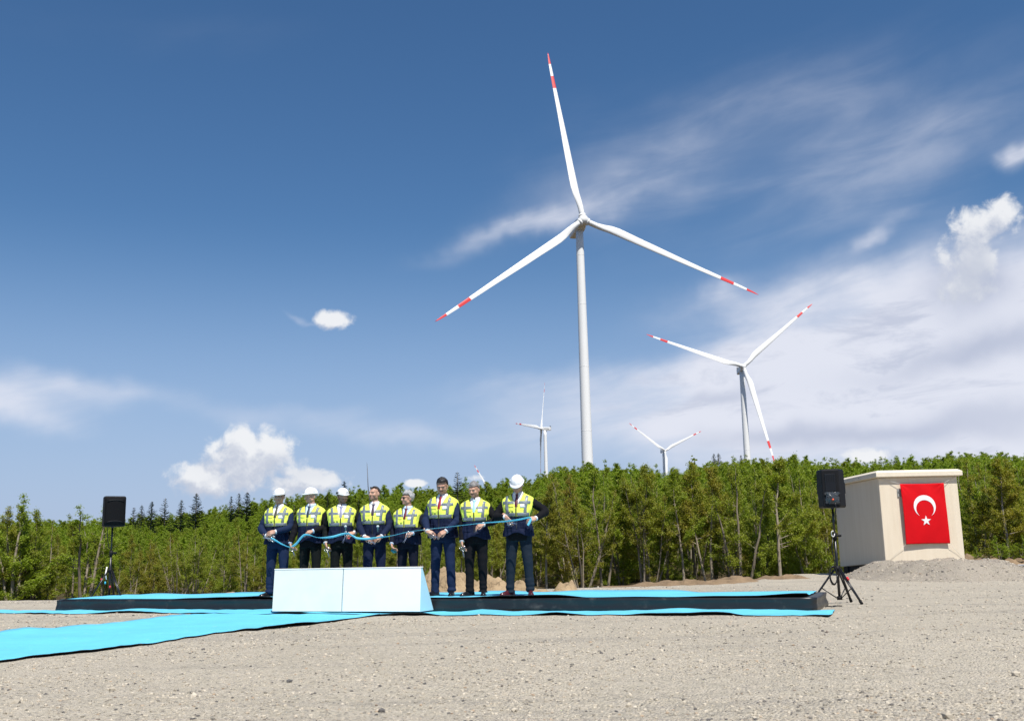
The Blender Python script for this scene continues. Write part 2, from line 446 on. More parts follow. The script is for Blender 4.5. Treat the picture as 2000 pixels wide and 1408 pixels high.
def scatter(n, y0, y1, s0, s1, seed, power=2.2):
    r = np.random.default_rng(seed)
    y = y0 + (y1 - y0) * r.random(n); half = y * .56 + .6
    x = (r.random(n) * 2 - 1) * half
    keep = vnoise(x * .9, y * .9, seed=seed + 3) + r.uniform(-.9, .9, n) > -.25
    x, y = x[keep], y[keep]
    s = s0 + (s1 - s0) * r.random(len(x)) ** power
    return np.stack([x, y, yard(x, y) + s * .12], -1), s
PP, SS = [], []
for a in ((26000, 4.6, 8.2, .003, .015, 1, 3.2), (17000, 8.2, 13.5, .005, .019, 2, 3.2), (8500, 13.5, 23.5, .009, .026, 3, 3.2), (200, 5, 14, .014, .028, 4, 2), (200, 14, 24, .022, .036, 5, 2)):
    p, s_ = scatter(*a); PP.append(p); SS.append(s_)
P_ = np.concatenate(PP); S_ = np.concatenate(SS)

# ------------------------------------------------------------------ the low stage and its carpets
ANG = R_(21.5)
A0 = np.array([3.95, 13.74, 0.0]); e1 = np.array([-cos(ANG), sin(ANG), 0.0]); bk = np.array([sin(ANG), cos(ANG), 0.0])
def st(u, d, z=0.0): return A0 + e1 * u + bk * d + np.array([0, 0, z])      # u along the front from its right end, d behind the front
SL, SD, SH = 13.12, 1.65, .185
def carpet_mat(name, col):
    m = bpy.data.materials.new(name); m.use_nodes = True
    t = NT(m.node_tree); b = m.node_tree.nodes['Principled BSDF']; b.inputs['Roughness'].default_value = .9; b.inputs['Specular IOR Level'].default_value = .15
    b.inputs['Sheen Weight'].default_value = .12
    p = t.node('ShaderNodeTexCoord').outputs['Object']
    n = t.noise(p, 1.3, 5, .65); n2 = t.noise(p, 160, 2, .6)
    cc = t.ramp(n, [(.3, tuple(v * .90 for v in col)), (.7, tuple(min(1, v * 1.05) for v in col))])
    cc = t.mix(t.m('MULTIPLY', t.ss(t.noise(p, 9, 4, .7), .60, .78), .38), cc, (.46, .56, .54, 1))
    t.put(b.inputs['Base Color'], cc)
    bn = t.node('ShaderNodeBump'); bn.inputs['Distance'].default_value = .004; t.put(bn.inputs['Height'], n2); t.put(b.inputs['Normal'], bn.outputs[0])
    return m
M_carpet = carpet_mat('cyan_carpet', (.125, .54, .74))
M_back = mat('carpet_backing', (.012, .013, .014), .8)
def carpet(name, corner, eu, ev, lu, lv, nu, nv, label, seed, zbase, wob=.03, edge=.035, thick=.007):
    """a laid carpet: a thick sheet with waves along its edges"""
    us = np.linspace(0, 1, nu); vs_ = np.linspace(0, 1, nv)
    Ug, Vg = np.meshgrid(us, vs_)
    du, dv = Ug * lu, Vg * lv
    rim = np.minimum(np.minimum(Vg, 1 - Vg) * lv, np.minimum(Ug, 1 - Ug) * lu)
    rimw = np.exp(-(rim / .12) ** 2)
    off = edge * vnoise(du * .9, Vg * 1.2, seed=seed) + .4 * edge * vnoise(du * 3.1, Vg * 1.5, seed=seed + 1)
    dv = dv + off * (.3 + .7 * rimw)
    X = corner[0] + eu[0] * du + ev[0] * dv; Y = corner[1] + eu[1] * du + ev[1] * dv
    zb = zbase(X, Y) if callable(zbase) else zbase
    Z = zb + .012 + wob * rimw * np.clip(vnoise(du * 1.4, Vg * 3, seed=seed + 2) + .15, 0, 1) + .006 * vnoise(du * 1.7, dv * 2.2, seed=seed + 5) + .007 * vnoise(du * .7, dv * 5, seed=seed + 6)
    order = list(range(nv)) if eu[0] * ev[1] - eu[1] * ev[0] > 0 else list(range(nv))[::-1]     # the pile faces up
    mb = MB(); mb.loft([[(X[i, j], Y[i, j], Z[i, j]) for j in range(nu)] for i in order], cap=False, closed=False)
    top = mb.build(name, [M_carpet, M_back])
    sol = top.modifiers.new('pile', 'SOLIDIFY'); sol.thickness = thick; sol.offset = -1; sol.material_offset = 1; sol.material_offset_rim = 1
    return tag(top, label, 'carpet')
def ymax(X, Y): return np.maximum(yard(X, Y), -.01) + .002
# front strip (runs along the foot of the stage, out of the picture on the left)
carpet('carpet_strip', st(-.24, -.02), e1, -bk, 22.5, .86, 260, 14, 'long cyan carpet strip lying on the gravel along the foot of the black stage front', 21, ymax)
# runner coming out from the stage centre towards the lower left
u_r = 6.6
carpet('carpet_runner', st(6.05, -.84), -bk + e1 * .03, e1, 13.5, 3.05, 220, 26, 'wide cyan carpet runner crossing the gravel from the white box to the lower left', 31, lambda X, Y: ymax(X, Y) + .006)
stage = empty('stage', st(SL / 2, SD / 2), -ANG, 'low black stage under cyan carpet, the row of men stands on it', 'stage')
M_skirt = bpy.data.materials.new('black_vinyl'); M_skirt.use_nodes = True
t = NT(M_skirt.node_tree); b = M_skirt.node_tree.nodes['Principled BSDF']; b.inputs['Base Color'].default_value = (.012, .014, .016, 1); b.inputs['Roughness'].default_value = .42
p = t.node('ShaderNodeTexCoord').outputs['Object']
dust = t.ss(t.noise(p, 5, 6, .7), .52, .80)
t.put(b.inputs['Base Color'], t.mix(t.m('MULTIPLY', dust, .16), (.012, .014, .016, 1), (.30, .29, .26, 1)))
t.put(b.inputs['Roughness'], t.m('ADD', .36, t.m('MULTIPLY', dust, .4)))
bn = t.node('ShaderNodeBump'); bn.inputs['Distance'].default_value = .012; bn.inputs['Strength'].default_value = .5
mp = t.node('ShaderNodeMapping'); mp.inputs['Scale'].default_value = (1, 1, 5); t.put(mp.inputs[0], p)
t.put(bn.inputs['Height'], t.noise(mp.outputs[0], 2.2, 4, .5)); t.put(b.inputs['Normal'], bn.outputs[0])
# wrapped body: a low box whose sides bag and wrinkle slightly
mb = MB(); rows = []
prof = [(.0, .010), (.02, .020), (.30, .012), (.55, .0), (.80, .010), (.97, .016), (1.0, -.004)]
N = 240
def skirt_pt(s_, h, bulge):
    """s_ runs round the stage outline"""
    per = [(SL, 0), (0, 0), (0, SD), (SL, SD)]; L = [SL, SD, SL, SD]; tot = sum(L); q = s_ * tot
    for k in range(4):
        if q <= L[k] + 1e-6: break
        q -= L[k]
    a_, b_ = np.array(per[k], float), np.array(per[(k + 1) % 4], float)
    d_ = (b_ - a_) / L[k]; p_ = a_ + d_ * q; nrm = np.array([d_[1], -d_[0]]) * (1 if k in (0, 1, 2, 3) else 1)
    if k == 0: nrm = np.array([0, -1.])
    elif k == 1: nrm = np.array([-1., 0])
    elif k == 2: nrm = np.array([0, 1.])
    else: nrm = np.array([1., 0])
    w = bulge + .012 * float(vnoise(s_ * 90, h * 2.5, seed=41)) + .006 * float(vnoise(s_ * 400, h * 4, seed=42))
    p_ = p_ + nrm * w
    return p_
for h, bu in prof:
    ring = []
    for i in range(N):
        pp = skirt_pt(i / N, h, bu); loc = st(pp[0], pp[1], h * SH + (.0 if h < .9 else .006 * float(vnoise(i * .21, 3, seed=44))))
        ring.append(loc)
    rows.append(ring)
mb.loft(rows, cap=True)
ob = mb.build('stage_skirt', M_skirt); ob.parent = stage; ob.matrix_parent_inverse = (Matrix.Translation(stage.location) @ Matrix.Rotation(-ANG, 4, 'Z')).inverted()
tc_ = carpet('carpet_top', st(.12, .03), e1, bk, SL - .16, SD - .04, 200, 12, None, 51, SH + .004, wob=.035, edge=.03)
del tc_['category']; tc_.parent = stage; tc_.matrix_parent_inverse = ob.matrix_parent_inverse

# ------------------------------------------------------------------ the white wedge box in front of the stage
M_white = mat('white_panel', (.90, .86, .82), .45, var=(3, .03))
M_cream = mat('cream_white_panel', (.84, .79, .70), .5, var=(2.2, .07))
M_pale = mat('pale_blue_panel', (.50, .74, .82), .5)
BU0, BU1, BH = 5.60, 8.19, .655
def wedge(u): return [st(u, -.48, .022), st(u, -.435, BH), st(u, -.40, BH + .002), st(u, -.035, .022)]
box = empty('white_box', st((BU0 + BU1) / 2, -.3), -ANG, 'white wedge shaped box of two boards standing on the cyan strip before the stage', 'display box')
inv = (Matrix.Translation(box.location) @ Matrix.Rotation(-ANG, 4, 'Z')).inverted()
def adopt(o, parent, inv_): o.parent = parent; o.matrix_parent_inverse = inv_; return o
us = BU0 + (BU1 - BU0) * .515
def prism(u0, u1, inset=0.0):
    w0, w1 = wedge(u0), wedge(u1); mb = MB()
    c0 = sum(np.array(q) for q in w0) / 4
    mb.loft([w0, w1], cap=True); return mb
adopt(prism(BU0 + .03, BU1 - .015).build('box_body', M_cream, smooth=False), box, inv)
def panel(u0, u1, m, name):
    a, b_, c_, d_ = wedge(u0)[0], wedge(u0)[1], wedge(u1)[1], wedge(u1)[0]
    nrm = -bk + np.array([0, 0, .1]); nrm = nrm / np.linalg.norm(nrm)
    o_ = nrm * .004; i_ = nrm * .016; mb = MB()
    mb.loft([[np.array(q) + o_ for q in (a, b_, c_, d_)], [np.array(q) + i_ for q in (a, b_, c_, d_)]], cap=True)
    o = mb.build(name, m, smooth=False, bevel=.004); return adopt(o, box, inv)
panel(BU0 + .0, us - .010, M_white, 'front_panel')
o = panel(us + .010, BU1, M_cream, 'front_panel'); o['label'] = 'cream white left front board of the box'
# grey tape over the joint
def tape_strip(u0, u1, m):
    a, b_, c_, d_ = wedge(u0)[0], wedge(u0)[1], wedge(u1)[1], wedge(u1)[0]
    nrm = -bk; mb = MB()
    mb.loft([[np.array(q) + nrm * .003 for q in (a, b_, c_, d_)], [np.array(q) + nrm * .012 for q in (a, b_, c_, d_)]], cap=True)
    return adopt(mb.build('joint_tape', m, smooth=False), box, inv)
tape_strip(us - .007, us + .007, mat('dusty_tape', (.38, .42, .42), .5, var=(30, .3)))
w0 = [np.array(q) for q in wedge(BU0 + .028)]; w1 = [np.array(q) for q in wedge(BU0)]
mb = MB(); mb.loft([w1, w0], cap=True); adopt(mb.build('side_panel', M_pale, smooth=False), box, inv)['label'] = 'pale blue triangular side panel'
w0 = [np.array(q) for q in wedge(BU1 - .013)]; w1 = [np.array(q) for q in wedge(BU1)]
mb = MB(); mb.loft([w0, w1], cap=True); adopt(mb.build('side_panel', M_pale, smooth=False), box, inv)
mb = MB(); a, b_ = wedge(BU0 - .005), wedge(BU1 + .005)
up_ = np.array([0, 0, .012]); tp = [a[1] - bk * .02, a[2] + bk * .02, b_[2] + bk * .02, b_[1] - bk * .02]
mb.loft([[np.array(q) + up_ * .3 for q in tp], [np.array(q) + up_ * 1.5 for q in tp]], cap=True)
adopt(mb.build('top_edge', M_white, smooth=False, bevel=.003), box, inv)

# ------------------------------------------------------------------ gravel mound and soil heaps
gm2 = gm.copy(); gm2.name = 'heaped_gravel'                     # the yard gravel multiplied darker, for the mounds
pb = gm2.node_tree.nodes['Principled BSDF']; src = pb.inputs['Base Color'].links[0].from_socket
g = NT(gm2.node_tree); g.put(pb.inputs['Base Color'], g.mix(1.0, src, (.80, .79, .80, 1), 'MULTIPLY'))
def mound(name, cx, cy, rx, ry, h, m, seed, n=90, kind='structure', prof=None, label=None, rough=.12):
    xs, ys = np.linspace(-1.05, 1.05, n), np.linspace(-1.05, 1.05, n)
    def zf(X, Y):
        r = np.sqrt(X ** 2 + Y ** 2) + .10 * vnoise(X * 2.2 + seed, Y * 2.2, seed=seed)
        wx, wy = cx + X * rx, cy + Y * ry
        b = sstep((1.05 - r) * 1.45)
        z = h * b * (1 + rough * fbm(wx * 1.6, wy * 1.6, seed=seed, octv=3)) + (.05 if rough < .5 else .17) * h * b * vnoise(wx * 6, wy * 6, seed=seed + 4) + (.0 if rough < .5 else .10) * h * b * vnoise(wx * 15, wy * 15, seed=seed + 5)
        return z - .06 + np.minimum(0, yard(wx, wy)) * 0
    me = grid_mesh(name, xs, ys, zf, m)
    co = np.empty(n * n * 3, np.float32); me.vertices.foreach_get('co', co); co = co.reshape(-1, 3)
    gx, gy = cx + co[:, 0] * rx, cy + co[:, 1] * ry
    co[:, 0], co[:, 1] = co[:, 0] * rx, co[:, 1] * ry
    me.vertices.foreach_set('co', co.ravel()); me.update()
    o = link(name, me); o.location = (cx, cy, 0)
    return o
tag(mound('gravel_mound', 10.70, 26.2, 2.75, 4.4, .47, gm2, 61, 130), kind='structure')
tag(mound('gravel_mound', 14.9, 25.6, 4.0, 3.6, .19, gm2, 62, 90), kind='structure')
M_soil = mat('sandy_soil', (.34, .25, .15), .95, bump=(14, 1.0, .05), var=(2.5, .30), spec=.15)
M_brown = mat('brown_soil', (.235, .165, .10), .95, bump=(16, 1.0, .05), var=(3, .35), spec=.15)
def heap(px, py, y, rx, ry, h, m, seed, label):
    p = aty(px, py, y)
    o = mound('soil_heap', p[0], y, rx, ry, h, m, seed, 110, rough=.75); o.location.z = -.03
    return tag(o, label, 'soil heap')
heap(880, 1160, 21.5, .95, .9, .38, M_soil, 71, 'tallest sandy soil heap right behind the legs of the moustached men')
heap(962, 1160, 22.0, .75, .8, .30, M_soil, 72, 'sandy soil heap showing just left of the burgundy shoes')
heap(1035, 1160, 22.0, .62, .6, .24, M_soil, 73, 'low sandy soil heap right of the burgundy shoes')
heap(1104, 1160, 22.2, .34, .4, .27, M_soil, 74, 'small pointed soil heap behind the stage right of the men')
heap(820, 1160, 22.5, .9, .8, .26, M_soil, 75, 'sandy soil heap peeping out behind the white box')
heap(1370, 1150, 26.0, 2.3, 1.5, .13, M_brown, 76, 'long low brown soil bank at the foot of the pale trunks')
heap(1530, 1145, 27.6, 1.5, 1.3, .10, M_brown, 77, 'low brown soil bank with weeds left of the cream hut')
heap(1950, 1098, 33.5, 3.2, 1.6, .34, M_brown, 78, 'brown scrubby soil bank behind the striped barrier')
heap(450, 1168, 23.3, .55, .5, .13, M_soil, 79, 'small soil heap behind the left end of the stage')

# loose gravel also lies on the mound
from mathutils.bvhtree import BVHTree
def gravel_on_mounds():
    pts, ss = [], []
    r = np.random.default_rng(5)
    for o in [q for q in COL.objects if q.name.startswith('gravel_mound')]:
        me = o.data; co = np.empty(len(me.vertices) * 3, np.float32); me.vertices.foreach_get('co', co); co = co.reshape(-1, 3)
        sel = co[co[:, 2] > .0]
        k = r.choice(len(sel), 2600); q = sel[k] + np.array(o.location) + np.stack([r.uniform(-.03, .03, 2600), r.uniform(-.03, .03, 2600), np.zeros(2600)], -1)
        pts.append(q); ss.append(.010 + .03 * r.random(2600) ** 3)
    return np.concatenate(pts), np.concatenate(ss)
pm, smd = gravel_on_mounds()
P_ = np.concatenate([P_, pm]); S_ = np.concatenate([S_, smd])
# keep the stones off the carpets and the stage
q = (P_[:, :2] - A0[:2]); qu = q @ e1[:2]; qd = q @ bk[:2]
onc = ((qu > -.24) & (qu < 22) & (qd > -.90) & (qd < SD + .02)) | ((qu > 6.05) & (qu < 9.35) & (qd < -.8))
P_, S_ = P_[~onc], S_[~onc]
tag(link('loose_gravel', stones_mesh('loose_gravel', P_, S_, 8)), kind='stuff')
# the larger stones one can pick out
BIG = [(745, 1388, .030, 'dark broken stone nearest the camera left of centre'), (1853, 1407, .040, 'dark stone at the very bottom edge on the right'),
       (1228, 1377, .022, 'upright dark stone in the front gravel right of centre'), (1148, 1276, .026, 'dark stone lying in the middle of the gravel below the stage'),
       (1985, 1318, .034, 'dark grey stone by the right edge of the gravel'), (565, 1330, .030, 'pale rounded stone in the left front gravel'),
       (30, 1372, .038, 'pale flat stone in the lower left corner'), (220, 1345, .030, 'dark clod in the left gravel below the runner'),
       (275, 1258, .030, 'pale stone touching the lower edge of the carpet runner'), (470, 1243, .026, 'reddish stone close below the carpet runner'),
       (1368, 1293, .026, 'pale stone in the middle right gravel'), (1005, 1386, .030, 'dark stone at the bottom edge near the centre'),
       (378, 1357, .030, 'dark stone lying left of the pale rounded stone'), (1520, 1240, .024, 'reddish flat stone in the gravel below the stage end')]
for i, (px, py, s_, lab) in enumerate(BIG):
    p = gz(px, py)
    me = stones_mesh('stone', np.array([[0, 0, s_ * .25]]), np.array([s_]), 100 + i)
    o = link('stone', me); o.location = (p[0], p[1], float(yard(p[0], p[1]))); tag(o, lab, 'stone', 'larger loose stones on the gravel')
    sd = o.modifiers.new('sub', 'SUBSURF'); sd.levels = 1; sd.render_levels = 1; sd.subdivision_type = 'SIMPLE'

# ------------------------------------------------------------------ the cream hut with the flag
hut = empty('hut', (10.72, 27, .37), 0, 'cream concrete hut with flat roof on a black base behind the gravel mound', 'hut')
M_wall = bpy.data.materials.new('cream_render'); M_wall.use_nodes = True
t = NT(M_wall.node_tree); b = M_wall.node_tree.nodes['Principled BSDF']; b.inputs['Roughness'].default_value = .85; b.inputs['Specular IOR Level'].default_value = .25
p = t.node('ShaderNodeTexCoord').outputs['Object']
mp = t.node('ShaderNodeMapping'); mp.inputs['Scale'].default_value = (9, 9, .7); t.put(mp.inputs[0], p)
streak = t.noise(mp.outputs[0], 1.0, 5, .65); fleck = t.noise(p, 38, 4, .7)
c = t.ramp(streak, [(.25, (.69, .595, .45)), (.55, (.735, .645, .50)), (.8, (.76, .67, .53))])
c = t.mix(t.m('MULTIPLY', t.ss(fleck, .62, .76), .35), c, (.42, .33, .22, 1))
t.put(b.inputs['Base Color'], c)
bn = t.node('ShaderNodeBump'); bn.inputs['Distance'].default_value = .010; bn.inputs['Strength'].default_value = .7
t.put(bn.inputs['Height'], t.m('ADD', t.noise(p, 60, 3, .6), t.m('MULTIPLY', streak, .6))); t.put(b.inputs['Normal'], bn.outputs[0])
M_roof = mat('pale_roof_concrete', (.74, .66, .52), .8, bump=(30, .4, .006), var=(4, .06))
hx0, hx1, hy0, hy1 = 9.68, 11.77, 27.0, 30.80
L = lambda x, y, z: (x - 10.72, y - 27, z - .37)
mb = MB(); zb = lambda x, y: .375 - .15 * (y - hy0) / (hy1 - hy0)
mb.loft([[L(hx0, hy0, zb(hx0, hy0)), L(hx1, hy0, .37), L(hx1, hy1, .25), L(hx0, hy1, .21)], [L(hx0, hy0, 2.585), L(hx1, hy0, 2.585), L(hx1, hy1, 2.585), L(hx0, hy1, 2.585)]], cap=True)
mb.build('wall', M_wall, hut, smooth=False, bevel=.018)
mb = MB(); o_ = .115
mb.loft([[L(hx0 - o_ * .3, hy0 - o_ * .3, 2.588), L(hx1 + o_ * .3, hy0 - o_ * .3, 2.588), L(hx1 + o_ * .3, hy1 + o_, 2.588), L(hx0 - o_ * .3, hy1 + o_, 2.588)],
         [L(hx0 - o_ * .8, hy0 - o_, 2.60), L(hx1 + o_, hy0 - o_, 2.60), L(hx1 + o_, hy1 + o_, 2.60), L(hx0 - o_ * .8, hy1 + o_, 2.60)],
         [L(hx0 - o_ * .8, hy0 - o_, 2.72), L(hx1 + o_, hy0 - o_, 2.72), L(hx1 + o_, hy1 + o_, 2.72), L(hx0 - o_ * .8, hy1 + o_, 2.72)],
         [L(hx0 - .01, hy0 - .02, 2.775), L(hx1 + .03, hy0 - .02, 2.775), L(hx1 + .03, hy1 + .02, 2.775), L(hx0 - .01, hy1 + .02, 2.775)]], cap=True)
mb.build('roof', M_roof, hut, smooth=False, bevel=.010)
mb = MB(); mb.box(L(10.74, 28.89, .12), (1.98, 3.66, .40)); mb.build('base', mat('black_base', (.010, .011, .013), .6), hut, smooth=False)
for k in range(4):
    mb = MB(); mb.box(L(9.73, 27.4 + k * .95, .07), (.06, .07, .34)); mb.build('base_post', mat('dark_steel', (.03, .033, .038), .5, .5) if k == 0 else bpy.data.materials['dark_steel'], hut, smooth=False)
mb = MB(); mb.tube([L(9.585, 28.25, 2.665), L(9.60, 28.25, 2.665)], .018, 10); mb.build('roof_plug', bpy.data.materials['black_base'], hut)
mb = MB(); mb.box(L(10.19, 26.985, 2.17), (.09, .022, .20)); pl = mb.build('plate', mat('grey_plate', (.32, .33, .31), .5), hut, smooth=False, bevel=.004)
mb = MB(); mb.tube([Vector(L(10.185 + .022 * sin(k * .9) , 26.970, 2.11 + .016 * k)) for k in range(8)], .005, 6); mb.build('hook', bpy.data.materials['dark_steel'], pl)

# flag: a red sheet laced to the wall, white crescent opening downwards over a star
flag = empty('flag', (10.80, 26.93, 1.62), 0, 'red flag with white crescent and star laced to the hut front', 'flag')
M_red = mat('red_cloth', (.60, .003, .008), .8, var=(1.6, .10), bump=(120, .2, .002), spec=.15)
M_fwh = mat('white_print', (.82, .82, .84), .7)
FW, FH = 1.165, 1.575
def flag_y(x, z):
    """distance the cloth stands off the wall"""
    x_, z_ = np.asarray(x) / (FW / 2), np.asarray(z) / (FH / 2)
    y = -.035 * (1 - z_ ** 2) * (1 - .3 * x_ ** 2) - .025 * np.clip(-x_, 0, 1) * (1 - np.clip(z_, 0, 1) ** 2)
    y = y + .010 * vnoise(x_ * 2 + 3, z_ * 1.5, seed=81) + .008 * np.sin(6 * (x_ + z_)) * np.clip(z_, 0, 1)
    y = y + .012 * np.cos(np.arctan2(z_ - 1.05, np.abs(x_) - 1.05) * 14) * np.exp(-((np.abs(x_) - 1) ** 2 + (z_ - 1) ** 2) / .10)
    return y
def flag_edge(x, z):
    """the cloth's outline is pulled at its corners"""
    x_, z_ = x / (FW / 2), z / (FH / 2)
    return x * (1 - .012 * (1 - z_ ** 2)) + .008 * (-z_) , z * (1 - .010 * (1 - x_ ** 2))
nx, nz = 46, 60
rows = []
for i in range(nz + 1):
    row = []
    for j in range(nx + 1):
        x, z = -FW / 2 + FW * j / nx, -FH / 2 + FH * i / nz
        ex, ez = flag_edge(x, z); row.append((ex, float(flag_y(x, z)), ez))
    rows.append(row)
mb = MB(); mb.grid(rows); cl = mb.build('cloth', M_red, flag, solid=.004)
cr, ir, cz, dz = .295, .237, .19, -.072
ang0 = math.acos(max(-1, min(1, (cr ** 2 + dz ** 2 - ir ** 2) / (2 * cr * abs(dz)))))   # half angle of the opening seen from the big circle
outer = [(cr * cos(q), cz + cr * sin(q)) for q in np.linspace(-pi / 2 + ang0, 1.5 * pi - ang0, 65)]
i0 = math.atan2(outer[0][1] - cz - dz, outer[0][0]); i1 = math.atan2(outer[-1][1] - cz - dz, outer[-1][0])
while i1 <= i0: i1 += 2 * pi
inner = [(ir * cos(q), cz + dz + ir * sin(q)) for q in np.linspace(i0, i1, 65)]
rows = []
for f_ in np.linspace(0, 1, 6):
    row = []
    for (ox, oz), (ix, iz) in zip(outer, inner):
        x, z = ox + (ix - ox) * f_, oz + (iz - oz) * f_; ex, ez = flag_edge(x, z); row.append((ex, float(flag_y(x, z)) - .0085, ez))
    rows.append(row)
mb = MB(); mb.grid(rows); mb.build('crescent', M_fwh, flag)
bm = bmesh.new(); sp = []
for k in range(10):
    r = .138 if k % 2 == 0 else .053; a = pi / 2 + k * pi / 5; sp.append(bm.verts.new((r * cos(a), 0, -.19 + r * sin(a))))
cv = bm.verts.new((0, 0, -.19))
for k in range(10): bm.faces.new((cv, sp[k], sp[(k + 1) % 10]))
bmesh.ops.subdivide_edges(bm, edges=bm.edges[:], cuts=2, use_grid_fill=True)
for v in bm.verts:
    x, z = v.co.x, v.co.z; ex, ez = flag_edge(x, z); v.co = (ex, float(flag_y(x, z)) - .009, ez)
me = bpy.data.meshes.new('star'); bm.to_mesh(me); bm.free(); me.materials.append(M_fwh); link('star', me, flag)
M_cord = mat('white_cord', (.62, .60, .55), .8)
for sx, sz, dx, dz_ in ((-1, 1, -.52, .165), (1, 1, .34, .17), (-1, -1, -.42, -.40), (1, -1, .34, -.40)):
    mb = MB(); x0, z0 = sx * FW / 2, sz * FH / 2
    mb.tube([(x0, -.01, z0), (x0 + dx * .5, .03, z0 + dz_ * .5), (x0 + dx, .055, z0 + dz_)], .0055 if sz > 0 else .0035, 6); mb.build('cord', M_cord, flag)

# striped barrier lying at the foot of the bank on the right
bar = empty('barrier', (15.9, 28.6, .015), R_(-1), 'black barrier with yellow blocks and white top lying beside the gravel mound', 'barrier')
bb_ = MB(); bb_.box((0, 0, .09), (5.4, .24, .18)); bb_.build('beam', bpy.data.materials['black_base'], bar, smooth=False, bevel=.02)
mb = MB(); mb.box((0, 0, .192), (5.4, .18, .018)); mb.build('top_strip', mat('pale_strip', (.6, .62, .64), .5), bar, smooth=False)
M_yel = mat('yellow_paint', (.80, .60, .02), .5)
for k in range(16):
    x = -2.55 + k * .34; mb = MB()
    pr = [(x, -.124, .01), (x + .17, -.124, .01), (x + .21, -.124, .115), (x + .05, -.124, .115)]
    mb.loft([pr, [(a_, -.119, c_) for a_, _, c_ in pr]], cap=True); mb.build('yellow_block', M_yel, bar, smooth=False)

# ------------------------------------------------------------------ wind turbines
M_tur = mat('turbine_white', (.82, .82, .79), .38, var=(.08, .03))
M_tred = mat('signal_red', (.66, .035, .035), .45)
M_tdark = mat('dark_vent', (.05, .055, .06), .6)
def blade_mesh(Rr, fat=1.0):
    fat *= .87
    """blade along +Z, leading edge towards -X, wind side towards -Y"""
    sc = Rr / 76.0 * fat
    st_ = [(.018, 2.5, 2.5, 0, 0), (.045, 2.5, 2.5, 0, 0), (.075, 2.6, 2.4, 2, .03), (.11, 3.0, 2.0, 8, .16), (.15, 3.55, 1.6, 12, .24), (.19, 3.85, 1.35, 12, .27),
           (.24, 3.75, 1.10, 10, .26), (.32, 3.4, .86, 8, .25), (.42, 3.1, .66, 6, .24), (.52, 2.65, .52, 4, .23), (.62, 2.25, .42, 3, .22), (.70, 1.98, .35, 2, .22),
           (.78, 1.72, .29, 1, .22), (.7801, 1.72, .29, 1, .22), (.855, 1.45, .23, .5, .22), (.8551, 1.45, .23, .5, .22), (.93, 1.12, .17, 0, .20), (.9301, 1.12, .17, 0, .20),
           (.965, .82, .12, 0, .16), (.985, .52, .08, 0, .08), (1.0, .10, .03, 0, -.1)]
    mb = MB(); rings = []
    for r, ch, th, tw, sh in st_:
        ring = []; ch *= sc; th *= sc; circ = max(0, 1 - (r - .05) / .09) if r > .05 else 1.0
        for j in range(20):
            a = 2 * pi * j / 20
            x = cos(a) * .5; y = sin(a) * .5
            taper = circ + (1 - circ) * (1 - .75 * (x + .5)) * 1.25         # thin trailing edge
            X = (x + sh * (1 - circ)) * ch; Y = y * th * taper
            t_ = R_(tw); ring.append((X * cos(t_) - Y * sin(t_), X * sin(t_) + Y * cos(t_), r * Rr))
        rings.append(ring)
    n = 20
    mb.loft(rings, cap=True)
    for i in range(len(rings) - 1):
        r0 = st_[i][0]
        red = (r0 >= .7801 and r0 < .855) or r0 >= .9301
        if red:
            for j in range(n): mb.mi[i * n + j] = 1
    mb.mi[-1] = 1
    return mb.mesh('blade', [M_tur, M_tred])
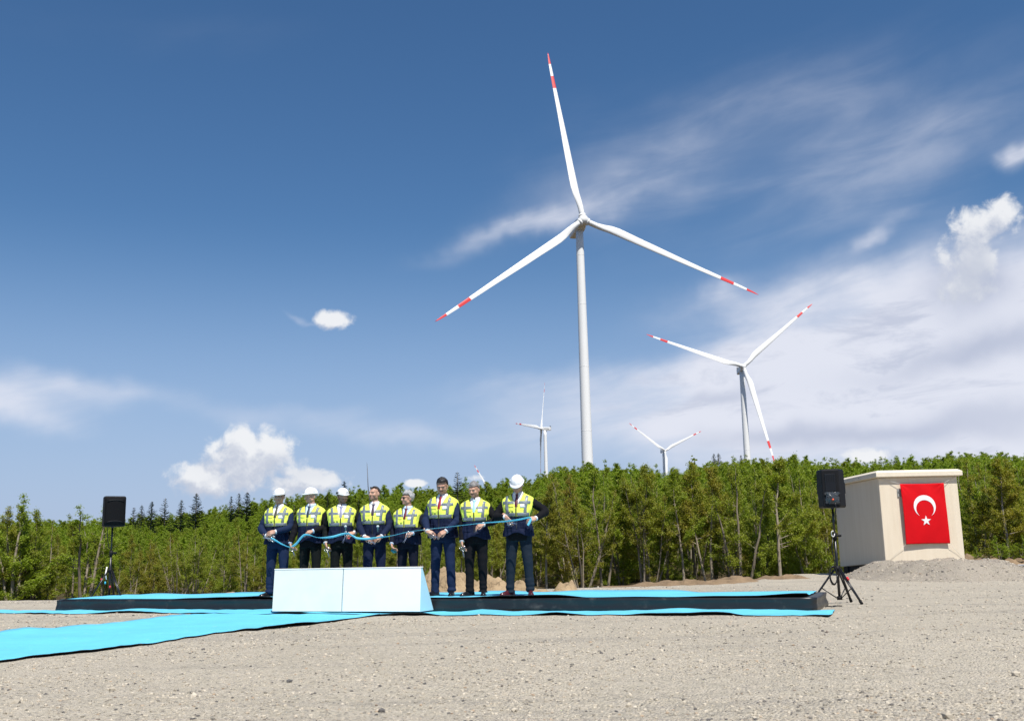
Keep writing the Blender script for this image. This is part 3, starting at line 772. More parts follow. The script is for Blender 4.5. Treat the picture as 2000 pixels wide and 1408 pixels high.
def turbine(hubpx, dist, psi, phi, Rr, tilt, cone, label, letters=False, fat=1.0):
    hub = cC + ray(*hubpx) * dist
    psi, t = R_(psi), R_(tilt)
    nv = Vector((sin(psi) * cos(t), -cos(psi) * cos(t), sin(t))); side = Vector((cos(psi), sin(psi), 0)); up = side.cross(nv) * -1
    up = nv.cross(side); up = up if up.z > 0 else -up
    sc = Rr / 76.0
    hn = Vector((sin(psi), -cos(psi), 0))
    base_xy = Vector(hub) - nv * 5.2 * sc; gz_ = float(hill(base_xy.x, base_xy.y)) - 1.0
    root = empty('wind_turbine', (base_xy.x, base_xy.y, gz_), 0, label, 'wind turbine', 'wind turbines on the ridge')
    hl = Vector(hub) - Vector(root.location)
    F_ = Matrix((side, -nv, up)).transposed()          # local x: side, y: away from the wind, z: up
    # tower in rings of plate
    top = hl - nv * 5.2 * sc; top.z -= 2.1 * sc
    mb = MB(); pts, rad = [], []
    for k in range(25):
        f_ = k / 24; pts.append((0, 0, top.z * f_)); rad.append((2.35 + (1.47 - 2.35) * f_) * sc * fat)
    mb.tube(pts, rad, 40); mb.build('tower', M_tur, root)
    for k in (8, 13, 18, 22):
        mb = MB(); mb.tube([(0, 0, top.z * k / 24 - .09), (0, 0, top.z * k / 24 + .09)], [rad[k] + .025] * 2, 40); mb.build('tower_flange', M_tur, root)
    # nacelle
    N_ = Matrix((side, -nv, up)).transposed()
    mb = MB(); rings = []
    for y, w, h0, h1 in ((1.9, 3.0, -1.55, 1.45), (2.4, 3.6, -1.95, 1.75), (4.5, 4.1, -2.15, 1.95), (9.0, 4.1, -2.2, 2.05), (12.6, 3.8, -1.9, 2.1), (13.2, 3.4, -1.6, 1.9)):
        ring = []
        for (cx, cz) in ((-1, -.8), (-.85, -1), (.85, -1), (1, -.8), (1, .8), (.85, 1), (-.85, 1), (-1, .8)):
            z = (h0 + h1) / 2 + cz * (h1 - h0) / 2
            ring.append(hl + N_ @ Vector((cx * w / 2 * sc, y * sc, z * sc)))
        rings.append(ring)
    mb.loft(rings); nac = mb.build('nacelle', M_tur, root, smooth=False)
    mb = MB(); mb.box((0, 12.4 * sc, 2.9 * sc), (3.2 * sc, .5 * sc, 1.7 * sc)); mb.xform(Matrix.Translation(hl) @ N_.to_4x4()); mb.build('cooler', M_tdark, nac, smooth=False)
    mb = MB(); mb.tube([(0.6, 11.2 * sc, 2.0 * sc), (0.6, 11.2 * sc, 3.9 * sc)], .10 * sc, 8); mb.xform(Matrix.Translation(hl) @ N_.to_4x4()); mb.build('weather_mast', M_tdark, nac)
    if letters:
        for s_ in (-1, 1):
            mb = MB()
            for k, w in enumerate((1.0, .9, .9, 1.2, 1.3)):
                y = 5.0 + k * 1.35; x = s_ * 2.062 * sc
                mb.box((x, y * sc, -.15 * sc), (.03, w * sc, (.9 if k < 3 else .6) * sc))
            mb.xform(Matrix.Translation(hl) @ N_.to_4x4()); mb.build('lettering', M_tdark, nac, smooth=False)
    # hub: rounded spinner with flattened faces between the blades
    mb = MB(); rings = []
    for y, r in ((2.0, 1.75), (1.3, 2.0), (.3, 2.12), (-.7, 2.0), (-1.3, 1.7), (-1.75, 1.2), (-1.95, .6), (-2.0, .1)):
        ring = []
        for j in range(36):
            a = 2 * pi * j / 36 + R_(phi)
            rr = r * (1 + .07 * cos(3 * (2 * pi * j / 36)) * (1 if y > -1.6 else .4)); ring.append(hl + N_ @ Vector((rr * sin(a) * sc, y * sc, rr * cos(a) * sc)))
        rings.append(ring)
    mb.loft(rings); hb = mb.build('hub', M_tur, root)
    me = blade_mesh(Rr, fat)
    for k in range(3):
        a = R_(phi) + k * 2 * pi / 3; c = R_(cone)
        rad_ = (up * cos(a) + side * sin(a)); tan = (-up * sin(a) + side * cos(a))    # clockwise
        z = (rad_ * cos(c) + nv * sin(c)).normalized(); x = -tan; y = z.cross(x).normalized()
        o = link('blade', me, root); o.matrix_local = Matrix.Translation(hl) @ Matrix((x, y, z)).transposed().to_4x4()
        mb = MB(); mb.tube([hl + z * 1.55 * sc, hl + z * 2.35 * sc], [1.50 * sc, 1.45 * sc], 28); mb.build('blade_collar', M_tur, hb)
    return root
turbine((1139, 430), 400, 14.2, -7.1, 76.0, 9.0, 1.4, 'largest white wind turbine, nearest, tower standing behind the trees right of the men')
turbine((1452, 716), 800, 2.9, 49.7, 78.8, 9.8, 2.3, 'second largest wind turbine, left of the cream hut, one blade pointing down beside its tower', fat=1.25)
turbine((1057, 837), 1150, -108.8, -28.56, 66.4, 4.6, 7.3, 'side-on wind turbine just left of the largest tower with dark lettering on its nacelle', True, 1.35)
turbine((1299, 880), 1400, 20.6, -55.6, 64.6, 4.7, 3.0, 'small far wind turbine between the two large towers, two blades raised in a V', fat=1.45)
# a fifth one far away: only a blade tip rises over the trees
turbine((966, 972), 1750, 12, -31, 66, 5, 2, 'farthest wind turbine, only one red-striped blade tip showing over the trees', fat=1.5)

# thin mast over the trees
p = aty(724, 950, 120); top = aty(717, 907, 120)
mast = empty('antenna_mast', (p[0], p[1], float(hill(p[0], p[1])) - .2), 0, 'thin leaning mast rising above the far trees between the helmeted and bareheaded men', 'mast')
q = Vector(top) - Vector(mast.location); M_mast = mat('mast_grey', (.10, .10, .11), .6)
mb = MB(); mb.tube([(q.x * -.9, 0, 0), q * .7, q], [.07, .05, .03], 8); mb.build('pole', M_mast, mast)
mb = MB(); mb.tube([q, q * 1.02 + Vector((-.05, 0, .1))], .012, 6); mb.build('tip', M_mast, mast)

# ------------------------------------------------------------------ loudspeakers on tripods
M_blk = mat('black_plastic', (.007, .007, .008), .6, bump=(260, .35, .001), var=(6, .3), spec=.22)
M_metal = mat('black_tube', (.010, .010, .011), .32)
M_grille = mat('speaker_grille', (.005, .005, .006), .8, bump=(400, .8, .002), spec=.15)
def stand(loc, rz, top_z, legs, label, collar=.50):
    s = empty('speaker_stand', (*loc, 0), rz, label, 'speaker stand', 'tripod stands at the stage ends')
    mb = MB(); mb.tube([(0, 0, .055), (0, 0, 1.02)], .021, 12); mb.build('outer_tube', M_metal, s)
    mb = MB(); mb.tube([(0, 0, .96), (0, 0, top_z)], .0165, 12); mb.build('pole', M_metal, s)
    mb = MB(); mb.tube([(0, 0, .94), (0, 0, 1.05)], [.034, .032], 12); mb.box((.04, 0, 1.0), (.05, .03, .03)); mb.build('clamp', M_blk, s)
    mb = MB(); mb.tube([(.06, 0, 1.0), (.085, 0, 1.0)], .02, 10, round_ends=True); mb.build('knob', M_blk, s)
    mb = MB(); mb.tube([(0, 0, collar - .03), (0, 0, collar + .05)], [.045, .042], 12); mb.build('collar', M_blk, s)
    mb = MB(); mb.tube([(0, 0, .05), (0, 0, .10)], [.040, .040], 12); mb.build('hub', M_blk, s)
    for k, a in enumerate(legs):
        d = Vector((cos(a), sin(a), 0)); w = Vector((-sin(a), cos(a), 0))
        lg = None; mb = MB()
        for off in (-.026, .026):
            mb.tube([d * .045 + w * off * .7 + Vector((0, 0, collar)), d * .41 + w * off * .25 + Vector((0, 0, .035))], .0125, 8)
        lg = mb.build('leg', M_metal, s)
        mb = MB(); mb.tube([d * .395 + Vector((0, 0, .05)), d * .432 + Vector((0, 0, .004))], [.022, .024], 10); mb.build('rubber_foot', M_blk, lg)
        mb = MB(); mb.tube([d * .04 + Vector((0, 0, .078)), d * .25 + Vector((0, 0, .225))], .008, 8); mb.build('brace', M_metal, s)
    return s
def speaker(loc, rz, label, back_detail):
    s = empty('loudspeaker', loc, rz, label, 'loudspeaker', 'black loudspeakers on tripods')
    # cabinet: trapezoid plan, wide front (-y), narrow back
    def ring(z, i=0.0): return [(-.20 + i, -.17 + i, z), (.20 - i, -.17 + i, z), (.20 - i, -.02, z), (.125 - i, .17 - i, z), (-.125 + i, .17 - i, z), (-.20 + i, -.02, z)]
    mb = MB(); mb.loft([ring(0, .02), ring(.02), ring(.56), ring(.585, .02)]); mb.build('cabinet', M_blk, s, smooth=False, bevel=.012)
    mb = MB(); rows = []
    for i in range(13):
        z = .035 + .515 * i / 12; rows.append([(x, -.172 - .045 * (1 - (x / .185) ** 2) ** .5 * (.35 if i in (0, 12) else 1.0) if abs(x) < .185 else -.172, z) for x in np.linspace(-.185, .185, 15)])
    mb.grid(rows); mb.build('grille', M_grille, s, solid=.006)
    for z in (.07, .47):
        mb = MB(); mb.tube([(x, -.218 + .35 * x * x, z + .035 * cos(x * 8)) for x in np.linspace(-.15, .15, 9)], .012, 6); mb.build('grille_rib', M_blk, s)
    mb = MB(); mb.tube([(0, 0, -.02), (0, 0, .03)], .03, 12); mb.build('socket', M_metal, s)
    for sx in (-1, 1):
        mb = MB(); mb.box((sx * .203, -.09, .30), (.014, .035, .17)); mb.build('side_handle', M_metal, s, smooth=False, bevel=.005)
    mb = MB(); mb.box((-.0, .171, .375), (.155, .012, .27)); pn = mb.build('control_panel', mat('panel_black', (.004, .004, .005), .35) if 'panel_black' not in bpy.data.materials else bpy.data.materials['panel_black'], s, smooth=False, bevel=.004)
    mb = MB()
    for k in range(5): mb.box((-.05 + .025 * k, .178, .44), (.006, .006, .10))
    mb.build('fin', M_blk, pn, smooth=False)
    if back_detail:
        mb = MB(); r_ = np.random.default_rng(3); rows = []
        for i in range(9):
            rows.append([(-.115 + .20 * j / 10 + .01 * r_.normal(), .180 + .035 * sin(pi * i / 8) * sin(pi * j / 10) + .012 * r_.random(), .055 + .175 * i / 8 + .006 * r_.normal()) for j in range(11)])
        mb.grid(rows); mb.build('rain_cover', mat('clear_film', (.045, .05, .055), .16), s, smooth=False)['label'] = 'crumpled shiny plastic film over the sockets'
        mb = MB(); mb.tube([(-.02, .20, .12), (-.02, .235, .115)], .016, 10); mb.build('plug', mat('orange_plug', (.75, .10, .03), .5), s)
        for k, off in enumerate((0, .02)):
            mb = MB(); mb.tube([(-.05, .19, .10), (-.055, .21, .0), (-.03 + off, .17 + off, -.16), (.005, .08 + off, -.30), (.0, .024, -.40)], .006, 6); mb.build('cable', M_metal, s)
    else:
        mb = MB(); mb.tube([(-.05, .15, .06), (-.06, .16, -.1), (-.055, .06, -.30), (-.03, .03, -.42)], .007, 6); mb.build('cable', M_metal, s)
    return s
s1 = stand((4.86, 15.62), R_(0), 1.42, (R_(176), R_(-62), R_(50)), 'black tripod stand beside the right end of the stage', .50)
mb = MB(); mb.tube([(.085, -.16, .385), (.10, -.185, .345)], [.017, .017], 8); mb.build('red_label', mat('red_tag', (.7, .03, .04), .5), s1)
mb = MB(); mb.tube([Vector((-.035 + .045 * cos(a) * .5, -.035, 1.03 + .045 * sin(a))) for a in np.linspace(0, 2 * pi, 13)], .006, 6); mb.build('white_ring', M_white, s1)
mb = MB(); mb.tube([(-.04, -.03, .98), (-.07, -.04, .8), (-.045, -.045, .62), (-.06, -.05, .5)], .006, 6); mb.build('cable', M_metal, s1)
for k in range(3):
    mb = MB(); mb.tube([Vector((-.085 + .055 * cos(a), -.05 - .014 * k, .40 + .13 * sin(a) + .01 * k)) for a in np.linspace(0, 2 * pi, 17)], .008, 6); mb.build('cable_coil', M_metal, s1)
speaker((4.86, 15.62, 1.42), R_(162), 'black loudspeaker seen from behind at the right end of the stage', True)
s2 = stand((-7.84, 19.85), R_(10), 1.50, (R_(-155), R_(-38), R_(85)), 'black tripod stand behind the left end of the stage', .66)
for k, (x, z, c) in enumerate(((-.10, .44, (.05, .45, .62)), (-.20, .50, (.55, .05, .10)), (.03, .36, (.6, .04, .06)))):
    mb = MB(); mb.ellipsoid((x * .7, -.05, z), (.017, .015, .028)); mb.build('cloth_scrap', mat('scrap', c, .7), s2)
mb = MB(); mb.tube([(-.055, -.03, .74), (-.075, -.04, .60), (-.05, -.05, .50)], .012, 6); mb.build('white_cable', M_white, s2)
speaker((-7.84, 19.85, 1.50), R_(32), 'black loudspeaker with curved grille on the stand left of the men', False)
# thin wavy dark tube on the gravel beside the right stand
p0, p1 = gz(1612, 1186), gz(1644, 1184)
mb = MB(); pts = []
for k in range(14):
    f_ = k / 13; pts.append((p0[0] + (p1[0] - p0[0]) * f_ + .02 * sin(k * 1.3), p0[1] + (p1[1] - p0[1]) * f_ + .05 * sin(k * .9), .012))
mb.tube(pts, .009, 6); tag(mb.build('dark_line', M_metal), 'short black line on the gravel between stage corner and tripod', 'cable')

# ------------------------------------------------------------------ trees
def leaf_material(name, stops, tscale, trans=.35):
    m = bpy.data.materials.new(name); m.use_nodes = True
    t = NT(m.node_tree); nt = m.node_tree; b = nt.nodes['Principled BSDF']
    oi = t.node('ShaderNodeObjectInfo'); at = t.node('ShaderNodeAttribute', attribute_name='tone')
    patch = t.noise(oi.outputs['Location'], tscale, 2, .5)
    f = t.m('ADD', t.m('MULTIPLY', patch, 1.15), t.m('ADD', t.m('MULTIPLY', oi.outputs['Random'], .38), t.m('MULTIPLY', at.outputs['Fac'], .34)))
    c = t.ramp(t.m('SUBTRACT', f, .42), stops)
    t.put(b.inputs['Base Color'], c); b.inputs['Roughness'].default_value = .55; b.inputs['Specular IOR Level'].default_value = .35
    tr = t.node('ShaderNodeBsdfTranslucent'); t.put(tr.inputs[0], t.mix(1.0, c, (1.25, 1.35, .55, 1), 'MULTIPLY'))
    mx = t.node('ShaderNodeMixShader'); mx.inputs[0].default_value = trans
    nt.links.new(b.outputs[0], mx.inputs[1]); nt.links.new(tr.outputs[0], mx.inputs[2]); nt.links.new(mx.outputs[0], nt.nodes['Material Output'].inputs[0])
    return m
M_leaf = leaf_material('spring_leaves', [(.0, (.285, .205, .040)), (.28, (.285, .255, .036)), (.50, (.255, .285, .032)), (.75, (.255, .335, .032)), (1, (.285, .385, .038))], .11, .42)
M_slope = leaf_material('slope_leaves', [(.0, (.230, .220, .028)), (.35, (.220, .272, .027)), (.7, (.245, .330, .029)), (1, (.29, .385, .036))], .06, .42)
M_needle = leaf_material('fir_needles', [(.0, (.012, .028, .012)), (1, (.028, .058, .020))], .3, .12)
M_bark = bpy.data.materials.new('pale_bark'); M_bark.use_nodes = True
t = NT(M_bark.node_tree); b = M_bark.node_tree.nodes['Principled BSDF']; b.inputs['Roughness'].default_value = .9; b.inputs['Specular IOR Level'].default_value = .2
p = t.node('ShaderNodeTexCoord').outputs['Object']; oi = t.node('ShaderNodeObjectInfo')
c = t.ramp(t.noise(p, 7, 4, .65), [(.3, (.20, .16, .11)), (.55, (.33, .28, .21)), (.75, (.42, .37, .29))])
c = t.mix(t.m('MULTIPLY', oi.outputs['Random'], .45), c, (.085, .062, .042, 1))
t.put(b.inputs['Base Color'], c)

class NTube:
    """numpy tubes gathered in one mesh"""
    def __init__(s): s.v = []; s.f = []; s.n = 0
    def add(s, P, r, k=5):
        P = np.asarray(P, float); r = np.asarray(r, float); n = len(P)
        d = np.gradient(P, axis=0); d /= np.linalg.norm(d, axis=1)[:, None] + 1e-9
        ref = np.where(np.abs(d[:, 2:3]) < .85, np.array([[0, 0, 1.]]), np.array([[1., 0, 0]]))
        a = np.cross(d, ref); a /= np.linalg.norm(a, axis=1)[:, None] + 1e-9; b = np.cross(d, a)
        th = np.arange(k) * 2 * pi / k
        ring = P[:, None] + r[:, None, None] * (a[:, None] * np.cos(th)[None, :, None] + b[:, None] * np.sin(th)[None, :, None])
        i = np.arange(k)[None] + (np.arange(n - 1) * k)[:, None]; j = (np.arange(k) + 1) % k
        jn = j[None] + (np.arange(n - 1) * k)[:, None]
        s.f.append(np.stack([i, jn, jn + k, i + k], -1).reshape(-1, 4) + s.n); s.v.append(ring.reshape(-1, 3)); s.n += n * k
    def mesh(s, name, m): return np_mesh(name, np.concatenate(s.v), np.concatenate(s.f), m, smooth=True)
def leaves(P, size, r, droop=.25):
    """one folded leaf (two triangles) at each point, facing mostly upward"""
    n = len(P); nrm = r.normal(size=(n, 3)); nrm[:, 2] = np.abs(nrm[:, 2]) + .35; nrm /= np.linalg.norm(nrm, axis=1)[:, None]
    d = r.normal(size=(n, 3)); d[:, 2] -= droop; d -= nrm * (d * nrm).sum(1)[:, None]; d /= np.linalg.norm(d, axis=1)[:, None] + 1e-9
    w = np.cross(nrm, d); s_ = (size * r.uniform(.65, 1.35, n))[:, None]
    a = P - d * s_ * .5; b = P + w * s_ * .33 + nrm * s_ * .06; c = P + d * s_ * .5; e = P - w * s_ * .33 + nrm * s_ * .06
    v = np.stack([a, b, c, e], 1).reshape(-1, 3); k = np.arange(n)[:, None] * 4
    f = np.stack([k + [0, 1, 2], k + [0, 2, 3]], 1).reshape(-1, 3)
    return v, f, np.repeat(r.random(n), 2)
def make_tree(seed, style, nleaf, lsize, lm=None):
    """a unit tree 5 m tall; returns trunk and crown meshes"""
    r = np.random.default_rng(seed); Ht = 5.0
    S = dict(single=(1, .03, .36, 1.25, .34), bushy=(2, .16, .16, 1.45, .42), clump=(6, .30, .40, 1.15, .36), airy=(3, .22, .34, 1.0, .26), dense=(3, .12, .10, 1.5, .5), pole=(2, .07, .50, 1.0, .3))[style]
    ns, lean, t0, spread, base_el = S
    tb = NTube(); pts = []; wts = []
    for s_ in range(ns):
        az = 2 * pi * (s_ + r.random() * .8) / ns; hh = Ht * (1 if s_ == 0 else r.uniform(.62, .97)); ln = lean * r.uniform(.5, 1.3) * (0.4 if s_ == 0 and ns < 4 else 1)
        tt = np.linspace(0, 1, 10)
        cx = np.cos(az) * (ln * hh * tt ** .8) + .05 * np.cumsum(r.normal(size=10)) * tt; cyy = np.sin(az) * (ln * hh * tt ** .8) + .05 * np.cumsum(r.normal(size=10)) * tt
        P = np.stack([cx + np.cos(az) * .06 * (ns > 1), cyy + np.sin(az) * .06 * (ns > 1), hh * tt - .25], -1)
        r0 = (.062 if ns == 1 else .046 if ns < 4 else .034) * r.uniform(.85, 1.2)
        rad = r0 * (1 - tt) ** .75 + .005
        tb.add(P, rad, 7)
        nb = int((30 if style in ('bushy', 'dense') else 24) * (1.0 if ns < 3 else .62))
        for k in range(nb):
            u = t0 + (1 - t0) * (k + r.random()) / nb
            if r.random() < .10: u = r.uniform(.08, max(.1, t0)) if style not in ('pole', 'single') else u
            i = u * 9; i0 = min(int(i), 8); p = P[i0] + (P[i0 + 1] - P[i0]) * (i - i0)
            a = r.uniform(0, 2 * pi) if ns == 1 else az + r.normal() * 1.4
            q = (u - t0) / (1 - t0); shape = max(.10, (1 - q) ** .75 * (.55 + .45 * min(1, (q + .12) * 4)))
            Lb = spread * shape * r.uniform(.65, 1.2) * (1 if ns == 1 else .8)
            el = base_el + .75 * q + r.normal() * .14
            d = np.array([cos(a) * cos(el), sin(a) * cos(el), sin(el)])
            bend = np.array([0, 0, r.uniform(-.05, .22)])
            B = np.stack([p + d * Lb * f_ + bend * Lb * f_ * f_ + r.normal(size=3) * .02 * f_ for f_ in (0, .3, .62, 1.0)])
            tb.add(B, np.array([1, .62, .36, .12]) * max(.007, .34 * rad[i0]) + .0018, 4)
            ntw = 5
            for w in range(ntw):
                f0 = r.uniform(.25, 1.0); o = B[0] + (B[3] - B[0]) * f0 + bend * Lb * (f0 * f0 - f0)
                dd = d + r.normal(size=3) * .65; dd[2] += .12; dd /= np.linalg.norm(dd); Lt = Lb * r.uniform(.22, .45) + .08
                if w < 2: tb.add(np.stack([o, o + dd * Lt * .6, o + dd * Lt]), np.array([.0045, .003, .0015]), 3)
                pts.append((o, o + dd * Lt)); wts.append(Lt)
            pts.append((B[1], B[3])); wts.append(Lb * .6)
    A = np.array([p[0] for p in pts]); Bq = np.array([p[1] for p in pts]); w = np.array(wts) * r.uniform(.3, 1.7, len(wts)); w /= w.sum()
    k = r.choice(len(A), nleaf, p=w); f_ = r.random(nleaf)[:, None] ** .8
    P = A[k] + (Bq[k] - A[k]) * f_ + r.normal(size=(nleaf, 3)) * .052
    v, f, tone = leaves(P, lsize, r)
    tone = .6 * np.repeat(r.random(len(A))[k], 2) + .4 * tone
    crown = np_mesh('crown', v, f, lm or M_leaf, attr={'tone': tone})
    return tb.mesh('trunk', M_bark), crown
def make_fir(seed, dens=1.0):
    r = np.random.default_rng(seed); Ht = 5.0; tb = NTube()
    tb.add(np.stack([np.zeros(6), np.zeros(6), np.linspace(-.2, Ht, 6)], -1), np.linspace(.085, .012, 6), 7)
    V, Fc, tn, n0 = [], [], [], 0
    nw = int(30 * dens)
    for k in range(nw):
        q = (k + .4) / nw; z = .25 + (Ht - .3) * q ** .92; Lb = (1.12 * (1 - q) ** .9 + .05)
        for j in range(7 if q < .8 else 5):
            if r.random() < .08: continue
            a = r.uniform(0, 2 * pi); L = Lb * r.uniform(.7, 1.15); el = -.22 + .75 * q + r.normal() * .08
            d = np.array([cos(a) * cos(el), sin(a) * cos(el), sin(el)]); w = np.array([-sin(a), cos(a), 0]); up = np.cross(d, w)
            if q < .93: tb.add(np.stack([[0, 0, z], np.array([0, 0, z]) + d * L * .6]), np.array([.012, .004]), 3)
            m = max(3, int(L / .085))
            for i in range(m):
                f_ = (i + .6) / m; o = np.array([0, 0, z]) + d * L * f_ + np.array([0, 0, .12 * L * f_ * f_])
                for sg in (-1, 1):
                    le = (.28 * L * (1 - f_ * .75) + .045) * r.uniform(.7, 1.2); dd = d * .75 + w * sg * .8 + np.array([0, 0, r.normal() * .14 - .12]); dd /= np.linalg.norm(dd)
                    wd = np.cross(dd, up); wd /= np.linalg.norm(wd) + 1e-9; h = .022 + .015 * r.random()
                    V += [o - wd * h, o + dd * le, o + wd * h, o + dd * le * .5 - np.array([0, 0, .035])]
                    Fc += [(n0, n0 + 1, n0 + 2), (n0, n0 + 3, n0 + 1)]; tn += [r.random()] * 2; n0 += 4
    return tb.mesh('trunk', M_bark), np_mesh('crown', np.array(V), np.array(Fc), M_needle, attr={'tone': tn})

STY = ['single', 'bushy', 'clump', 'airy', 'dense', 'pole']
NEAR = {s: [make_tree(100 + 10 * i + k, s, {'airy': 7000, 'dense': 19000, 'bushy': 17000, 'clump': 12000, 'single': 14000, 'pole': 12000}[s], .055) for k in range(2)] for i, s in enumerate(STY)}
MID = {s: [make_tree(300 + 10 * i + k, s, {'dense': 6500, 'bushy': 5600}[s], .098, M_slope) for k in range(2)] for i, s in enumerate(('dense', 'bushy'))}
FIR = [make_fir(500), make_fir(501, 1.15), make_fir(502, .9)]
NAME = dict(single='young_tree', bushy='bushy_tree', clump='coppice_tree', airy='airy_tree', dense='leafy_tree', pole='pole_tree')
KIND = dict(single='slim pale-trunked young tree in the row at the forest edge', bushy='bushy olive green young tree at the forest edge', clump='many-stemmed pale coppice tree at the forest edge',
            airy='thin airy young tree at the forest edge', dense='dense leafy young tree low at the forest edge', pole='bare-poled young tree leafy only at the top at the forest edge')
def plant(x, y, h, meshes, name, label, group, rz=None, wide=1.0, z=None):
    root = empty(name, (x, y, float(hill(x, y)) - .02 if z is None else z), rng.uniform(0, 2 * pi) if rz is None else rz, label, 'tree', group)
    k = h / 5.0; root.scale = (k * wide, k * wide, k)
    for nm, me in zip(('trunk', 'crown'), meshes):
        link(nm, me, root)
    return root
G_EDGE, G_SLOPE, G_FIR = 'young trees along the forest edge', 'trees on the wooded slope', 'dark fir trees on the slope'
REG = [(120, 'by the left photo edge'), (205, 'left of the left loudspeaker'), (300, 'just right of the left loudspeaker'), (500, 'between left loudspeaker and men'), (700, 'behind the helmeted men'), (900, 'behind the bareheaded men'), (1050, 'behind the two rightmost men'),
       (1130, 'just right of the row of men'), (1220, 'under the largest turbine tower'), (1320, 'right of the largest tower'), (1450, 'under the second turbine tower'), (1590, 'left of the right loudspeaker'), (1720, 'behind the right loudspeaker'), (1880, 'behind the cream hut'), (9999, 'right of the cream hut')]
def place_words(x, y):
    q = np.array([x, y, 1.5]) - cC; px = 1000 + FPX * (q @ cR) / (q @ cF)
    return next(w for b_, w in REG if px < b_)
SHORT = dict(single='slim single-trunked tree', bushy='bushy olive tree', clump='many-stemmed pale coppice tree', airy='thin airy tree', dense='low dense leafy tree', pole='bare-poled tree leafy at its top')
def edge_label(s_, x, y):
    row = 'in the front row' if y < 40.5 else 'in the second row' if y < 44.5 else 'deep in the wood'
    return SHORT[s_] + ' ' + row + ' ' + place_words(x, y)
taken = []
def put_px(px, top, y, style, label=None, wide=1.0, var=0, rz=None):
    """a tree that stands at distance y and rises to a given height in the view"""
    p = aty(px, top, y); zb = float(hill(p[0], y)); h = p[2] - zb
    plant(p[0], y, h, NEAR[style][var], NAME[style], label or edge_label(style, p[0], y), G_EDGE, rz, wide); taken.append((p[0], y))
# trees one can single out along the edge, left to right
put_px(38, 960, 37.5, 'dense', 'tall bushy dark green tree near the left edge of the photo', 1.5, 0)
put_px(14, 985, 38.0, 'bushy', None, 1.3, 1)
put_px(66, 988, 37.9, 'bushy', None, 1.25, 0)
put_px(52, 975, 38.4, 'dense', None, 1.1, 1)
put_px(-20, 1005, 38.5, 'dense', 'leafy tree cut by the left edge of the photo', 1.0, 1)
put_px(100, 1010, 38.2, 'airy', None, 1.0, 0)
put_px(178, 965, 37.8, 'airy', 'tall thin airy tree rising just left of the left loudspeaker', 1.5, 1)
put_px(205, 978, 38.6, 'airy', None, 1.0, 0)
put_px(150, 1015, 38.8, 'single')
put_px(265, 1040, 37.6, 'bushy', None, 1.0, 1)
put_px(300, 1050, 38.4, 'dense')
put_px(350, 1030, 37.4, 'clump', 'pale fan of bare stems midway between left loudspeaker and men', 1.15, 0)
put_px(385, 1022, 38.0, 'clump', 'second pale many-stemmed tree next to the fan of bare stems', 1.1, 1)
put_px(440, 1020, 38.2, 'bushy')
put_px(480, 1022, 37.6, 'airy', None, 1, 1)
put_px(560, 1022, 38.2, 'bushy', None, 1, 1)
put_px(640, 1015, 37.6, 'clump', None, 1, 1)
put_px(700, 1018, 38.2, 'single')
put_px(770, 1005, 37.6, 'bushy')
put_px(830, 1000, 38.3, 'clump')
put_px(905, 995, 37.5, 'pole', None, 1.1, 1)
put_px(955, 985, 38.4, 'clump', 'pale bare stems between the two rightmost men', 1.0, 1)
put_px(985, 960, 39.0, 'dense')
put_px(1062, 935, 37.6, 'single', 'slim pale-trunked tree just right of the rightmost man', .95, 0)
put_px(1095, 922, 38.6, 'bushy', None, 1, 1)
put_px(1130, 915, 37.4, 'clump', 'leaning pale stems under the largest turbine tower', 1.0, 1)
put_px(1172, 905, 37.9, 'pole', 'bare-poled tree right under the largest turbine tower', 1.1, 0)
put_px(1205, 912, 38.8, 'dense', None, 1, 1)
put_px(1245, 903, 37.3, 'pole', 'tall airy-topped tree with straight pale trunk right of the largest tower', 1.05, 1)
put_px(1262, 930, 37.9, 'clump')
put_px(1325, 908, 37.4, 'single', 'pale-trunked tree centred between the men and the right loudspeaker', 1.0, 1)
put_px(1290, 935, 38.6, 'dense')
put_px(1372, 902, 37.8, 'pole', None, 1.05, 0)
put_px(1435, 893, 37.0, 'airy', 'brownish thin-leaved tree with a forked bare limb', 1.25, 0)
put_px(1420, 905, 38.4, 'bushy', None, 1.0, 0)
put_px(1507, 884, 36.6, 'single', 'tall tree with a straight grey trunk left of the right loudspeaker', 1.15, 0)
put_px(1475, 905, 38.2, 'dense', None, 1.0, 0)
put_px(1560, 902, 37.6, 'dense', None, 1.05, 1)
put_px(1600, 935, 38.0, 'dense', None, 1.0, 0)
put_px(1900, 892, 39.5, 'dense', 'dark leafy tree close behind the right side of the hut', 1.2, 0)
put_px(1945, 890, 38.0, 'single', 'tree with pale bent trunk right of the hut above the barrier', 1.2, 1)
put_px(1990, 884, 39.0, 'dense', 'dark leafy tree at the right edge of the photo', 1.2, 1)
put_px(2040, 890, 38.2, 'bushy', None, 1.2, 0)
# the rest of the edge, several rows deep, so that the wood closes to darkness
def rows(n, y0, y1, amax, mind, pick):
    c = 0; tries = 0
    while c < n and tries < n * 60:
        tries += 1
        y = y0 + (y1 - y0) * random.random(); az = random.uniform(-amax, amax); x = az * y
        if .30 * y < x < .405 * y and y < 31: continue
        if any((x - a) ** 2 + (y - b_) ** 2 < mind * mind for a, b_ in taken[-400:]): continue
        taken.append((x, y)); pick(x, y); c += 1
def edge_pick(x, y):
    top, hh = canopy(x, y); az = x / y
    right = az > .02
    s_ = random.choices(STY, (3, 3, 2, 1.2, 3.5, 3) if right else (1.5, 4.5, 2, 2, 4, 1))[0]
    h = (top - float(hill(x, y))) * random.uniform(.78, 1.10)
    plant(x, y, h, NEAR[s_][random.randint(0, 1)], NAME[s_], edge_label(s_, x, y), G_EDGE, None, random.uniform(.9, 1.15))
